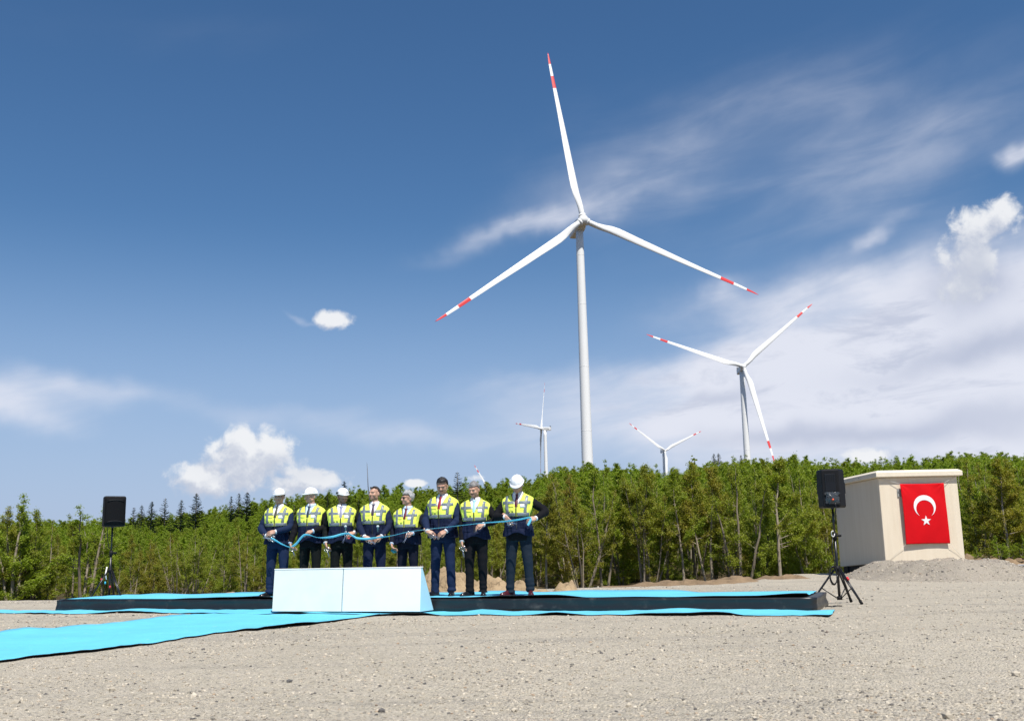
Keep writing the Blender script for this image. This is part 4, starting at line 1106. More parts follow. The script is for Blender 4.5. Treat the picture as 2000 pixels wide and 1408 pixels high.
rows(150, 38.6, 50, .60, 1.05, edge_pick)
# low undergrowth just inside the edge
def shrub_pick(x, y):
    o = plant(x, y, random.uniform(.9, 1.7), NEAR['dense'][random.randint(0, 1)], 'shrub', 'low leafy shrub at the foot of the trees ' + place_words(x, y), 'shrubs under the trees', None, 1.5); o['category'] = 'shrub'
rows(46, 38.0, 44, .58, .9, shrub_pick)
for px, y in ((1905, 33.2), (1925, 32.8), (1948, 33.4), (1970, 32.9), (1995, 33.3), (1885, 33.6)):
    x_ = (px - 1000) / FPX * y; zz = .30 if px > 1900 else .1
    plant(x_, y, random.uniform(.5, .8), NEAR['dense'][px % 2], 'shrub', 'low scrubby bush ' + ('close to the hut corner' if px < 1915 else 'in the middle' if px < 1960 else 'by the right photo edge') + ' on the brown bank behind the striped barrier', 'shrubs under the trees', None, 2.0, zz)['category'] = 'shrub'
# single firs on the skyline
firs = [(277, 985, 84), (297, 978, 80), (323, 972, 76), (355, 975, 78), (384, 962, 72), (452, 968, 90), (467, 962, 88), (483, 960, 84), (262, 990, 92), (640, 962, 110), (672, 938, 90), (893, 921, 100), (1394, 885, 120), (1403, 884, 122), (1447, 888, 118), (1008, 925, 150), (660, 985, 60), (560, 972, 95), (690, 1000, 66), (700, 975, 70), (575, 985, 74), (520, 985, 80)]
FL = {0: 'fir far left of the fir row on the left skyline', 4: 'tallest dark fir of the row on the left skyline', 10: 'dark fir rising behind the man with the chin-strap helmet', 11: 'dark fir rising left of the man bending his grey head', 12: 'left one of the twin firs left of the second tower', 13: 'right one of the twin firs left of the second tower', 14: 'fir hiding the foot of the second turbine tower'}
for i, (px, top, y) in enumerate(firs):
    y = y * 1.4 if px < 600 else y * 1.15
    p = aty(px, top, y); zb = float(hill(p[0], y)); h = max(2.5, p[2] - zb)
    plant(p[0], y, h, FIR[i % 3], 'fir_tree', FL.get(i, 'dark pointed fir on the slope ' + ('low ' if h < 3.5 else '') + place_words(p[0], y)), G_FIR, None, 1.35 * random.uniform(.9, 1.15))
# the nearer slope: single trees
def slope_pick(x, y):
    top, hh = canopy(x, y); zb = float(hill(x, y)); h = (top - zb) * random.uniform(.72, 1.06)
    s_ = random.choice(('dense', 'bushy')); plant(x, y, h, MID[s_][random.randint(0, 1)], 'leafy_tree', 'rounded green tree on the near slope ' + place_words(x, y), G_SLOPE, None, random.uniform(1.0, 1.3))
rows(60, 50, 62, .56, 1.5, slope_pick)
# ... and the wood beyond, which reads as one mass
far_trees = []
for i, s_ in enumerate(('dense', 'bushy', 'dense', 'single')):
    tr, cr_ = make_tree(700 + i, s_, 4600, .100, M_slope)
    bm = bmesh.new(); bm.from_mesh(cr_); 
    me = cr_.copy(); me.name = 'far_tree'
    far_trees.append(me)
bpts, brot, bsc, bpk = [], [], [], []
yy = 50.0
while yy < 182:
    stp = 1.35 + (yy - 50) / 130 * 1.5
    half = .58 * yy
    for x in np.arange(-half, half, stp):
        xx = x + random.uniform(-.5, .5) * stp; y = yy + random.uniform(-.6, .6) * stp
        top, hh = canopy(xx, y); zb = float(hill(xx, y)); h = (top - zb) * random.uniform(.70, 1.02) * (1.12 if random.random() < .08 else 1)
        bpts.append((xx, y, zb - .05)); brot.append((0, 0, random.uniform(0, 6.28))); k = h / 5; w = k * random.uniform(1.0, 1.25) * (1 + (yy - 50) / 260); bsc.append((w, w, k)); bpk.append(random.randint(0, 3))
    yy += stp * .95
pm_ = bpy.data.meshes.new('far_forest'); pm_.from_pydata(bpts, [], [])
for nm, ty, dat, key in (('rot', 'FLOAT_VECTOR', brot, 'vector'), ('size', 'FLOAT_VECTOR', bsc, 'vector'), ('pick', 'INT', bpk, 'value')):
    a = pm_.attributes.new(nm, ty, 'POINT'); a.data.foreach_set(key, np.array(dat, np.int32 if ty == 'INT' else np.float32).ravel())
forest = tag(link('far_forest', pm_), kind='stuff')
ng = bpy.data.node_groups.new('forest_scatter', 'GeometryNodeTree')
ng.interface.new_socket('Geometry', in_out='INPUT', socket_type='NodeSocketGeometry'); ng.interface.new_socket('Geometry', in_out='OUTPUT', socket_type='NodeSocketGeometry')
gi, go = ng.nodes.new('NodeGroupInput'), ng.nodes.new('NodeGroupOutput')
iop = ng.nodes.new('GeometryNodeInstanceOnPoints'); jn = ng.nodes.new('GeometryNodeJoinGeometry')
for me in reversed(far_trees):
    ob_ = bpy.data.objects.new('far_tree', me)
    oin = ng.nodes.new('GeometryNodeObjectInfo'); oin.inputs['Object'].default_value = ob_; oin.inputs['As Instance'].default_value = True
    ng.links.new(oin.outputs['Geometry'], jn.inputs[0])
def named(nm, ty):
    n = ng.nodes.new('GeometryNodeInputNamedAttribute'); n.data_type = ty; n.inputs['Name'].default_value = nm; return n.outputs['Attribute']
ng.links.new(gi.outputs[0], iop.inputs['Points']); ng.links.new(jn.outputs[0], iop.inputs['Instance'])
iop.inputs['Pick Instance'].default_value = True
ng.links.new(named('pick', 'INT'), iop.inputs['Instance Index']); ng.links.new(named('rot', 'FLOAT_VECTOR'), iop.inputs['Rotation']); ng.links.new(named('size', 'FLOAT_VECTOR'), iop.inputs['Scale'])
ng.links.new(iop.outputs[0], go.inputs[0])
md = forest.modifiers.new('scatter', 'NODES'); md.node_group = ng

# ------------------------------------------------------------------ people
M_skin = bpy.data.materials.new('skin'); M_skin.use_nodes = True
t = NT(M_skin.node_tree); b = M_skin.node_tree.nodes['Principled BSDF']
at = t.node('ShaderNodeAttribute', attribute_name='beard'); lp = t.node('ShaderNodeAttribute', attribute_name='lip')
p = t.node('ShaderNodeTexCoord').outputs['Object']
c = t.ramp(t.noise(p, 18, 4, .6), [(.3, (.46, .265, .185)), (.7, (.50, .290, .205))])
c = t.mix(at.outputs['Fac'], c, (.085, .060, .050, 1)); c = t.mix(lp.outputs['Fac'], c, (.36, .13, .11, 1))
t.put(b.inputs['Base Color'], c); b.inputs['Roughness'].default_value = .5; b.inputs['Subsurface Weight'].default_value = .0
b.inputs['Specular IOR Level'].default_value = .4
def cloth(name, col, rough=.85, bs=26, bd=.006):
    m = bpy.data.materials.new(name); m.use_nodes = True
    t = NT(m.node_tree); b = m.node_tree.nodes['Principled BSDF']; b.inputs['Roughness'].default_value = rough; b.inputs['Specular IOR Level'].default_value = .18
    p = t.node('ShaderNodeTexCoord').outputs['Object']
    mp = t.node('ShaderNodeMapping'); mp.inputs['Scale'].default_value = (1, 1, .55); mp.inputs['Rotation'].default_value = (.3, .5, .2); t.put(mp.inputs[0], p)
    n = t.noise(mp.outputs[0], bs * .55, 3, .5, .8)
    t.put(b.inputs['Base Color'], t.ramp(t.noise(p, 90, 2, .6), [(.3, tuple(v * .88 for v in col)), (.7, tuple(min(1, v * 1.1) for v in col))]))
    bn = t.node('ShaderNodeBump'); bn.inputs['Distance'].default_value = bd * 1.5; bn.inputs['Strength'].default_value = .7
    t.put(bn.inputs['Height'], n); t.put(b.inputs['Normal'], bn.outputs[0]); return m
CL = dict(navy=cloth('navy_suit', (.009, .015, .042)), blue=cloth('blue_suit', (.010, .020, .056)), black=cloth('black_suit', (.005, .005, .007)), ink=cloth('ink_suit', (.006, .008, .019)), slate=cloth('slate_trousers', (.011, .018, .029)), darkgreen=cloth('dark_suit', (.005, .007, .007)))
M_hivis = cloth('hivis_yellow', (.80, .92, .13), .75, 20, .010)
M_vnavy = cloth('vest_navy', (.007, .012, .038), .8, 22, .012)
M_tape = mat('grey_tape', (.155, .185, .21), .42, bump=(300, .3, .001))
M_zip = mat('dark_zip', (.012, .014, .022), .5)
M_shirt = cloth('white_shirt', (.80, .80, .82), .8, 30, .003); M_shirtb = cloth('blue_shirt', (.50, .62, .78), .8, 30, .003)
M_card = mat('white_card', (.82, .82, .84), .35)
M_hat = mat('hat_white', (.82, .83, .84), .28, coat=.3); M_strap = mat('strap_black', (.012, .012, .014), .6)
M_shoe = mat('black_leather', (.008, .008, .009), .22); M_burg = mat('burgundy_leather', (.060, .008, .012), .25)
M_lens = mat('dark_lens', (.006, .006, .008), .08); M_frame = mat('glasses_frame', (.08, .08, .09), .25, .6)
M_eye = mat('eye_white', (.62, .60, .58), .3); M_iris = mat('iris_dark', (.02, .014, .010), .2)
HAIR = dict(black=mat('black_hair', (.012, .010, .009), .5, bump=(120, 1, .004)), brown=mat('dark_brown_hair', (.028, .020, .016), .5, bump=(120, 1, .004)),
            grey=mat('grey_hair', (.34, .34, .34), .55, bump=(110, 1, .006), var=(26, .4)), iron=mat('iron_grey_hair', (.20, .195, .19), .55, bump=(110, 1, .006), var=(28, .5)))
M_steel = mat('scissors_steel', (.6, .6, .62), .25, .9)
TIES = dict(olive=(.06, .055, .035), teal=(.015, .030, .045), lilac=(.24, .24, .36), plum=(.035, .018, .050), darkred=(.13, .008, .016), red=(.30, .012, .022), sky=(.32, .58, .74), maroon=(.085, .008, .022))
TIES = {k: mat(k + '_tie', v, .5, var=(60, .25)) for k, v in TIES.items()}

def superell(rx, ry, z, yo=0.0, n=40, e=2.35, xo=0.0):
    out = []
    for j in range(n):
        a = 2 * pi * j / n; ca, sa = cos(a), sin(a)
        out.append((xo + rx * math.copysign(abs(ca) ** (2 / e), ca), yo + ry * math.copysign(abs(sa) ** (2 / e), sa), z))
    return out
TORSO = _k((.80, .182, .128, .005), (.88, .186, .132, .004), (.96, .182, .130, .000), (1.05, .176, .128, -.004), (1.15, .182, .132, -.006), (1.26, .196, .136, -.004), (1.33, .203, .130, .002), (1.385, .200, .116, .008), (1.425, .178, .098, .014), (1.463, .128, .082, .018), (1.495, .082, .070, .020))
VEST = _k((.86, .214, .160, .000), (.95, .208, .156, -.004), (1.05, .200, .152, -.008), (1.15, .204, .156, -.010), (1.26, .224, .160, -.008), (1.33, .234, .154, -.002), (1.383, .243, .138, .004), (1.415, .236, .124, .008), (1.446, .204, .108, .012), (1.476, .148, .095, .016), (1.500, .100, .086, .018), (1.518, .088, .080, .020))
def prof(T, z): return tuple(np.interp(z, T[:, 0], T[:, i]) for i in (1, 2, 3))
VE = 2.5
def vfront(x, z, off=0.0, belly=0.0, T=VEST):
    """y of the vest's front sheet"""
    rx, ry, yo = prof(T, z); rx += off; ry += off + belly * math.exp(-((z - 1.08) / .16) ** 2)
    q = min(.9995, abs(x) / rx); return yo - ry * (1 - q ** VE) ** (1 / VE)
def ik(S, Wp, l1, l2, hint):
    S, Wp, hint = Vector(S), Vector(Wp), Vector(hint); d = Wp - S; D = d.length
    if D > (l1 + l2) * .995: Wp = S + d * ((l1 + l2) * .995 / D); d = Wp - S; D = d.length
    a = (l1 * l1 - l2 * l2 + D * D) / (2 * D); h = max(0, l1 * l1 - a * a) ** .5; u = d / D
    n = (hint - u * hint.dot(u)).normalized(); return S + u * a + n * h, Wp
def smooth_path(pts, m):
    """polyline with a rounded bend"""
    A, B, Cc = [Vector(p) for p in pts]; out = []
    P = [A, A.lerp(B, .78), B.lerp(Cc, .22), Cc]
    for i in range(m):
        f_ = i / (m - 1)
        if f_ < .42: out.append(P[0].lerp(P[1], f_ / .42))
        elif f_ < .58:
            q = (f_ - .42) / .16; out.append(P[1].lerp(B, q).lerp(B.lerp(P[2], q), q))
        else: out.append(P[2].lerp(P[3], (f_ - .58) / .42))
    return out

def hand(body, fing, wrist, d, nrm, side, curl, spread=.1, thumb=.5):
    """palm goes into the body shells; the five fingers are tubes of their own rooted in the palm.
    d: direction of the hand, nrm: out of the palm, side: +1 thumb on d x nrm side"""
    wrist, d, nrm = Vector(wrist), Vector(d).normalized(), Vector(nrm); nrm = (nrm - d * nrm.dot(d)).normalized(); w = d.cross(nrm).normalized() * side
    for k, o in enumerate((.030, .011, -.009, -.028)):
        body.tube([wrist + w * o * .55 - d * .01, wrist + w * o * .9 + d * .05, wrist + w * o + d * (.090 - .005 * abs(k - 1))], [.0175, .0165, .0135], 8, round_ends=True)
    body.tube([wrist - d * .05, wrist + d * .02], [.026, .025], 10, round_ends=True)
    body.tube([wrist + w * .012 + d * .015 , wrist + w * .036 + d * .045 + nrm * .010], [.018, .013], 8, round_ends=True)
    for k, (o, ln) in enumerate(((.030, .92), (.011, 1.0), (-.009, .94), (-.028, .76))):
        p = wrist + w * o + d * .078; segs = [.052 * ln, .029 * ln, .023 * ln]; cur = (d + w * (o / .03) * spread).normalized(); pts = [p]
        for s_, c_ in zip(segs, (curl * .8, curl * 1.1, curl * .8)):
            q = Matrix.Rotation(0, 3, 'X'); cur = (cur * cos(c_ * (1 + .12 * k)) + nrm * sin(c_ * (1 + .12 * k))).normalized(); p = p + cur * s_; pts.append(p)
            nn = nrm; nrm_k = nn
        pts2 = [pts[0] - d * .02] + pts
        fing.tube(pts2, [.0095, .0095, .0088, .0080, .0062], 8, round_ends=True)
    t0 = wrist + w * .036 + d * .042 + nrm * .010; td = (d * .75 + w * (.75 - thumb * .9) + nrm * thumb * .8).normalized(); t1 = t0 + td * .036; td2 = (d * .9 + w * (.15 - thumb * .6) + nrm * thumb * .6).normalized()
    fing.tube([t0 - td * .02, t0, t1, t1 + td2 * .030], [.0115, .0112, .0100, .0075], 8, round_ends=True)

def person(px, label, h, yaw, feet, arms, head, outfit, d_=.5, lean=0.0, belly=0.0, bow=0.0):
    """builds one man. px: his place along the row; feet: ((x, y, turn), (x, y, turn)); arms: dict with photo pixels of the wrists"""
    lo, hi = 0.0, 14.0
    for _ in range(40):
        md_ = (lo + hi) / 2; q = st(md_, d_, SH + .018) - cC
        if 1000 + FPX * (q @ cR) / (q @ cF) > px: lo = md_
        else: hi = md_
    base = st(lo, d_, SH + .018); view = math.atan2(base[0], base[1])       # direction of sight towards him
    yw = R_(yaw)
    root = empty('person', base, yw, label, 'person', 'men in hi-vis vests in a row on the stage')
    k = h / 1.78; inv_ = Matrix.Rotation(-yw, 3, 'Z')
    def local_px(x, y, fwd):
        """photo pixel at the man's own distance minus fwd -> his coordinates"""
        yy_ = base[1] - fwd; return (inv_ @ (Vector(aty(x, y, yy_)) - Vector(base))) / k
    SC = Matrix.Scale(k, 4)
    def fin(mb, name, mats, par=root, **kw): mb.xform(SC); return mb.build(name, mats, par, **kw)
    def finr(mb, name, mats, vox, par=root, it=2):
        mb.xform(SC); return link(name, remesh(mb, name, mats, vox, it), par)
    sd = int(px); rr = np.random.default_rng(sd)
    suit, trou = CL[outfit['suit']], CL[outfit['trousers']]
    tw = lambda v: Vector(v)
    # ---- arms
    A = {}
    for s_, nm in ((-1, 'r'), (1, 'l')):
        Wp = local_px(*arms[nm]['wrist']); S = Vector((s_ * .184, .012, 1.388))
        E, Wp = ik(S, Wp, .295, .265, arms[nm].get('hint', (s_ * .8, .55, -.35))); A[nm] = (S, E, Wp)
    # ---- body: one continuous skin with hands and head
    body, fing = MB(), MB()
    body.loft([superell(.13 * f_, .085 * f_, z, .005, 20) for z, f_ in ((.86, 1), (1.0, .98), (1.15, 1), (1.30, 1.05), (1.40, 1.0), (1.46, .6))])
    for s_ in (-1, 1): body.tube([(s_ * .085, 0, .9), (s_ * .10, -.005, .50), (feet[0 if s_ < 0 else 1][0] , feet[0 if s_ < 0 else 1][1], .09)], [.062, .045, .032], 10, round_ends=True)
    for nm in 'rl':
        S, E, Wp = A[nm]; body.tube([S, E, Wp], [.040, .034, .026], 10, round_ends=True)
        hd_ = arms[nm]; fw = (E - Wp).normalized() * -1
        tip = local_px(*hd_['tip']) if 'tip' in hd_ else Wp + fw
        hand(body, fing, Wp, tip - Wp, Vector(hd_['palm']), hd_.get('side', 1 if nm == 'l' else -1), hd_.get('curl', .5), thumb=hd_.get('thumb', .5))
    hy, hp, hr = R_(head['yaw']) - (yw - 0) - view, R_(head.get('pitch', 0)), R_(head.get('roll', 0))
    # yaw: 0 looks straight at the viewer, positive to his left (right of the picture)
    piv = Vector((0, .018, 1.535))
    HM = Matrix.Translation(piv) @ Matrix.Rotation(hy, 4, 'Z') @ Matrix.Rotation(hp, 4, 'X') @ Matrix.Rotation(hr, 4, 'Y') @ Matrix.Translation(-piv)
    body.tube([(0, .020, 1.42), (0, .016, 1.49), HM @ Vector((0, .012, 1.57)), HM @ Vector((0, .012, 1.62))], [.066, .060, .058, .055], 14, round_ends=True)
    hs_ = len(body.v)
    body.ellipsoid((0, .016, 1.692), (.077, .097, .090), None, 22, 14)
    body.ellipsoid((0, -.022, 1.640), (.066, .070, .082), None, 20, 12)
    body.ellipsoid((0, -.046, 1.590), (.048, .044, .036), None, 16, 10)
    body.ellipsoid((0, -.073, 1.572), (.026, .020, .018), None, 12, 8)
    for s_ in (-1, 1):
        body.ellipsoid((s_ * .043, -.050, 1.632), (.026, .034, .034), None, 12, 8)
        body.ellipsoid((s_ * .079, .012, 1.652), (.011, .022, .034), Matrix.Rotation(-s_ * .35, 3, 'Z'), 12, 8)
        body.ellipsoid((s_ * .052, -.010, 1.600), (.020, .042, .030), None, 12, 8)
    body.tube([(-.050, -.074, 1.688), (-.02, -.089, 1.690), (0, -.088, 1.688), (.02, -.089, 1.690), (.050, -.074, 1.688)], [.010, .0125, .0115, .0125, .010], 8, round_ends=True)
    body.tube([(0, -.086, 1.680), (0, -.100, 1.655), (0, -.113, 1.638)], [.0105, .0125, .0145], 10, round_ends=True)
    for s_ in (-1, 1): body.ellipsoid((s_ * .013, -.099, 1.633), (.010, .012, .009), None, 10, 6)
    body.tube([(-.024, -.082, 1.604), (0, -.092, 1.607), (.024, -.082, 1.604)], [.0065, .0085, .0065], 8, round_ends=True)
    body.tube([(-.022, -.080, 1.594), (0, -.090, 1.594), (.022, -.080, 1.594)], [.0065, .0085, .0065], 8, round_ends=True)
    body.xform(HM, hs_)
    body.xform(SC); me = remesh(body, 'body', [M_skin], .0068, 1, .5)
    # fingers join the same mesh
    fing.xform(SC); bm = bmesh.new(); bm.from_mesh(me); fm_ = fing.mesh('f', M_skin); bm.from_mesh(fm_); bm.to_mesh(me); bm.free(); bpy.data.meshes.remove(fm_)
    me.polygons.foreach_set('use_smooth', [True] * len(me.polygons))
    co = np.empty(len(me.vertices) * 3, np.float32); me.vertices.foreach_get('co', co); co = co.reshape(-1, 3) / k
    IH = np.array(HM.inverted()); hc = co @ IH[:3, :3].T + IH[:3, 3]
    inh = (hc[:, 2] > 1.54) & (np.abs(hc[:, 0]) < .12) & (np.abs(hc[:, 1]) < .16)
    x_, y_, z_ = hc[:, 0], hc[:, 1], hc[:, 2]
    bd_ = np.zeros(len(co)); bl = head.get('beard', 0); mo = head.get('moustache', 0)
    jaw = sstep((1.635 - z_) / .02 + np.abs(x_) * 4) * sstep((.02 - y_) / .03) * sstep((z_ - 1.545) / .01)
    bd_ = np.maximum(bd_, bl * jaw * (1 - np.exp(-((x_ / .022) ** 2 + ((z_ - 1.600) / .009) ** 2))))
    bd_ = np.maximum(bd_, mo * np.exp(-((x_ / .030) ** 4 + ((z_ - 1.6175) / .0085) ** 4)) * (y_ < -.06))
    lp_ = np.exp(-((x_ / .024) ** 4 + ((z_ - 1.599) / .010) ** 4)) * (y_ < -.06) * .8
    for nme, arr in (('beard', bd_ * inh), ('lip', lp_ * inh)):
        a = me.attributes.new(nme, 'FLOAT', 'POINT'); a.data.foreach_set('value', arr.astype(np.float32))
    link('body', me, root)
    # ---- trousers
    mb = MB()
    mb.loft([superell(.176, .118, 1.03, .002), superell(.180, .124, .95, .004), superell(.184, .128, .88, .004), superell(.176, .120, .80, .004)])
    for s_, ft in ((-1, feet[0]), (1, feet[1])):
        H_ = Vector((s_ * .092, .004, .92)); F2 = Vector((ft[0], ft[1] + .012, .055)); K_ = H_.lerp(F2, .5) + Vector((s_ * .006, -.012, 0)); m = 26; pts, rad = [], []
        for i in range(m):
            f_ = i / (m - 1); p_ = (H_.lerp(K_, f_ * 2) if f_ < .5 else K_.lerp(F2, f_ * 2 - 1)); z = p_.z
            base_r = np.interp(z, [.03, .12, .30, .50, .70, .85, .95], [.070, .063, .067, .075, .089, .099, .100])
            fold = .0085 * math.exp(-(z - .10) / .10) * sin(z * 95 + s_ * 1.2 + sd) + .004 * float(vnoise(z * 14, s_ * 3, sd, seed=9))
            p_ = p_ + Vector((.005 * sin(z * 60 + sd), .006 * sin(z * 48 + s_), 0)) * math.exp(-z / .25); pts.append(p_); rad.append(base_r + fold)
        mb.tube(pts, rad, 18, True, wob=.045, seed=sd + s_)
    finr(mb, 'trousers', [trou], .0105)
    # ---- shoes
    sh_m = M_burg if outfit.get('shoes') == 'burg' else M_shoe
    for s_, ft in ((-1, feet[0]), (1, feet[1])):
        mb = MB(); st0 = 0
        mb.loft([[(w * .5 * a_ , y, z) for a_, z in ((-1, .012), (-.8, zt * .6), (-.45, zt), (.45, zt), (.8, zt * .6), (1, .012), (.9, .0), (-.9, .0))] for y, w, zt in ((.085, .03, .05), (.075, .062, .085), (.03, .076, .092), (-.03, .080, .088), (-.08, .092, .066), (-.13, .094, .052), (-.165, .074, .044), (-.188, .036, .030))])
        mb.xform(Matrix.Translation((ft[0], ft[1] + .01, .004)) @ Matrix.Rotation(R_(ft[2]), 4, 'Z')); sh = finr(mb, 'shoe', [sh_m], .006, it=3)
        mb = MB(); mb.loft([[(w * .5 * a_, y, z) for a_, z in ((-1, 0), (-1, .012), (1, .012), (1, 0))] for y, w in ((.09, .05), (.03, .08), (-.08, .097), (-.14, .092), (-.19, .04))]); mb.xform(Matrix.Translation((ft[0], ft[1] + .01, .0)) @ Matrix.Rotation(R_(ft[2]), 4, 'Z')); fin(mb, 'sole', M_strap, sh)
    # ---- jacket with sleeves
    mb = MB(); rings = []
    for z in np.linspace(.80, 1.495, 26):
        rx, ry, yo = prof(TORSO, z); ry += belly * .8 * math.exp(-((z - 1.05) / .16) ** 2); rings.append(superell(rx + .004 * sin(z * 40 + sd), ry, z, yo - belly * .3))
    mb.loft(rings)
    cuffs = []
    for nm in 'rl':
        S, E, Wp = A[nm]; path = smooth_path((S, E, Wp - (Wp - E).normalized() * .012), 30); rad = []
        for i in range(30):
            f_ = i / 29; r0 = np.interp(f_, [0, .12, .45, .55, .8, 1], [.062, .068, .059, .060, .050, .046]); rad.append(r0 + .0035 * sin(i * 1.35 + sd) * (.4 + math.exp(-((f_ - .5) / .16) ** 2) * 1.3))
        mb.tube([path[0] + (path[0] - path[1]).normalized() * .05 + Vector((0, 0, -.005))] + path, [.045] + rad, 16, True, wob=.05, seed=sd + (5 if nm == 'l' else 0)); cuffs.append((path[-2], path[-1], Wp))
    jk = finr(mb, 'jacket', [suit], .0100)
    for a_, b2, Wp in cuffs:
        d = (b2 - a_).normalized(); mb = MB(); mb.tube([b2 - d * .02, b2 + d * .020], [.038, .036], 14); fin(mb, 'cuff', M_shirtb if outfit.get('shirt') == 'blue' else M_shirt)
    # ---- shirt front, collar, tie
    shm = M_shirtb if outfit.get('shirt') == 'blue' else M_shirt
    mb = MB(); rows = []
    for i in range(15):
        z = 1.25 + .245 * i / 14; hw = np.interp(z, [1.25, 1.32, 1.48, 1.50], [.012, .035, .082, .080]); rows.append([(x, vfront(x, z, .006, belly * .3, TORSO) - .004, z) for x in np.linspace(-hw, hw, 11)])
    mb.grid(rows); sh_o = fin(mb, 'shirt', shm, solid=.002)
    mb = MB()
    for s_ in (-1, 1):
        rows = []
        for i in range(13):
            a = R_(8 + 165 * i / 12) * s_; r1, r2 = .068, .074; top, low = 1.543 - .016 * (1 - i / 12), 1.486 + .022 * i / 12 - (.022 if i < 3 else 0) * (1 - i / 3)
            rows.append([(r1 * sin(a), .014 - r1 * 1.02 * cos(a), top), ((r1 + .008) * sin(a), .014 - (r1 + .010) * cos(a), (top + low) / 2), ((r2 + .012) * sin(a) * 1.05, .014 - (r2 + .018) * cos(a), low)])
        mb.grid(rows)
    fin(mb, 'collar', shm, sh_o, solid=.003)
    tm = TIES[outfit['tie']]; mb = MB(); rows = []
    for i in range(14):
        f_ = i / 13; z = 1.490 - .25 * f_; hw = np.interp(f_, [0, .05, .12, .16, 1], [.019, .021, .013, .016, .036]); off = .016 + .012 * math.exp(-(f_ / .12) ** 2)
        rows.append([(x, vfront(x * .5, z, .006, belly * .3, TORSO) - off + .25 * abs(x), z) for x in np.linspace(-hw, hw, 7)])
    mb.grid(rows); fin(mb, 'tie', tm, sh_o, solid=.006)
    # ---- vest: yellow top, navy skirt, open at the neck, wide arm holes
    nz, na = 74, 120; zmin = .865
    def vpt(a, z, off=0.0):
        rx, ry, yo = prof(VEST, z); ry += belly * math.exp(-((z - 1.06) / .17) ** 2); rx += belly * .3
        flare = .010 * sstep((1.05 - z) / .2)
        wr = .007 * float(vnoise(a * 2.6 + sd, z * 11, seed=sd % 97)) * (1.5 if z < 1.18 else .9) + .004 * float(vnoise(a * 7, z * 23, seed=sd % 89))
        if z < 1.17: wr += .006 * sin(a * 17 + sd) * sstep((1.17 - z) / .15)
        rx += off + wr + flare; ry += off + wr + flare
        ca, sa = cos(a), sin(a); zz = z + off * 1.1 * sstep((z - 1.35) / .08)
        return (rx * math.copysign(abs(sa) ** (2 / VE), sa), yo - belly * .4 - ry * math.copysign(abs(ca) ** (2 / VE), ca), zz)
    zs_ = np.concatenate([np.linspace(zmin, 1.40, 50), np.linspace(1.405, 1.518, nz - 50)])
    V_, Fc_, Mi_ = [], [], []
    for i, z in enumerate(zs_):
        for j in range(na):
            a = -pi + 2 * pi * j / na; pnt = vpt(a, z)
            if z < .99:                                    # the hem curves up towards the zip
                fr = math.exp(-(a / .42) ** 2); pnt = (pnt[0], pnt[1], z + .055 * fr * (1 - (z - zmin) / (.99 - zmin)))
            V_.append(pnt)
    for i in range(len(zs_) - 1):
        for j in range(na):
            j2 = (j + 1) % na; q = (i * na + j, i * na + j2, (i + 1) * na + j2, (i + 1) * na + j)
            cx, cyv, cz = np.mean([V_[n_] for n_ in q], axis=0)
            if cyv < .02 and abs(cx) < max(0, (cz - 1.262) * .42): continue                            # neck opening
            if ((cz - 1.178) / .178) ** 2 + ((cyv - .005) / .088) ** 2 < 1 and abs(cx) > .12: continue   # arm holes
            if cz > 1.488 and cyv < .0: continue
            if cz < 1.0 and abs(cx) < .006 + max(0, (.93 - cz) * .35) and cyv < 0: continue                             # unzipped hem
            Fc_.append(q); Mi_.append(1 if cz < 1.163 else 0)
    me = bpy.data.meshes.new('vest'); me.from_pydata([tuple(np.array(v) * k) for v in V_], [], Fc_); me.materials.append(M_hivis); me.materials.append(M_vnavy)
    me.polygons.foreach_set('material_index', Mi_); me.polygons.foreach_set('use_smooth', [True] * len(Fc_))
    bm = bmesh.new(); bm.from_mesh(me); bmesh.ops.delete(bm, geom=[v for v in bm.verts if not v.link_faces], context='VERTS'); bm.to_mesh(me); bm.free()
    vest = link('vest', me, root); so = vest.modifiers.new('thick', 'SOLIDIFY'); so.thickness = .006; so.offset = 1
    def ang_at(x, z):
        rx = prof(VEST, z)[0] + belly * .3 + .010 * sstep((1.05 - z) / .2); q = max(-.999, min(.999, x / rx)); return math.copysign(math.asin(abs(q) ** (VE / 2)), q)
    def strip(x0, x1, zz0, zz1, off, nu, nv, m, name):
        rows = []
        for i in range(nv + 1):
            z0_ = [a_ + (b_ - a_) * i / nv for a_, b_ in zip(zz0, zz1)]
            rows.append([vpt(ang_at(x0(i / nv) + (x1(i / nv) - x0(i / nv)) * j / nu, z0_[0] + (z0_[1] - z0_[0]) * j / nu), z0_[0] + (z0_[1] - z0_[0]) * j / nu, off) for j in range(nu + 1)])
        mb = MB(); mb.grid(rows); return fin(mb, name, m, vest, solid=.0022)
    # tapes: belt at the foot of the yellow, two braces, a chest band
    for s_ in (-1, 1):
        cst = lambda v: (lambda f_: v)
        strip(cst(s_ * .014), cst(s_ * .185), (1.163, 1.163), (1.213, 1.213), .0085, 12, 4, M_tape, 'reflective_tape')
        ix = lambda f_: s_ * (.108 + .022 * f_); ox = lambda f_: s_ * (.150 + .022 * f_)
        strip(ix, ox, (1.214, 1.214), (1.460, 1.448), .0105, 5, 30, M_tape, 'reflective_tape')
        strip(lambda f_: s_ * (.030 + .016 * f_), cst(s_ * .205), (1.345, 1.345), (1.383, 1.383), .0098, 12, 4, M_tape, 'reflective_tape')
    strip(lambda f_: .060, lambda f_: .138, (1.287, 1.287), (1.340, 1.340), .0105, 6, 3, M_card, 'name_card')
    strip(lambda f_: -.108, lambda f_: -.040, (1.298, 1.298), (1.318, 1.318), .0110, 6, 3, M_hivis, 'pocket_flap')
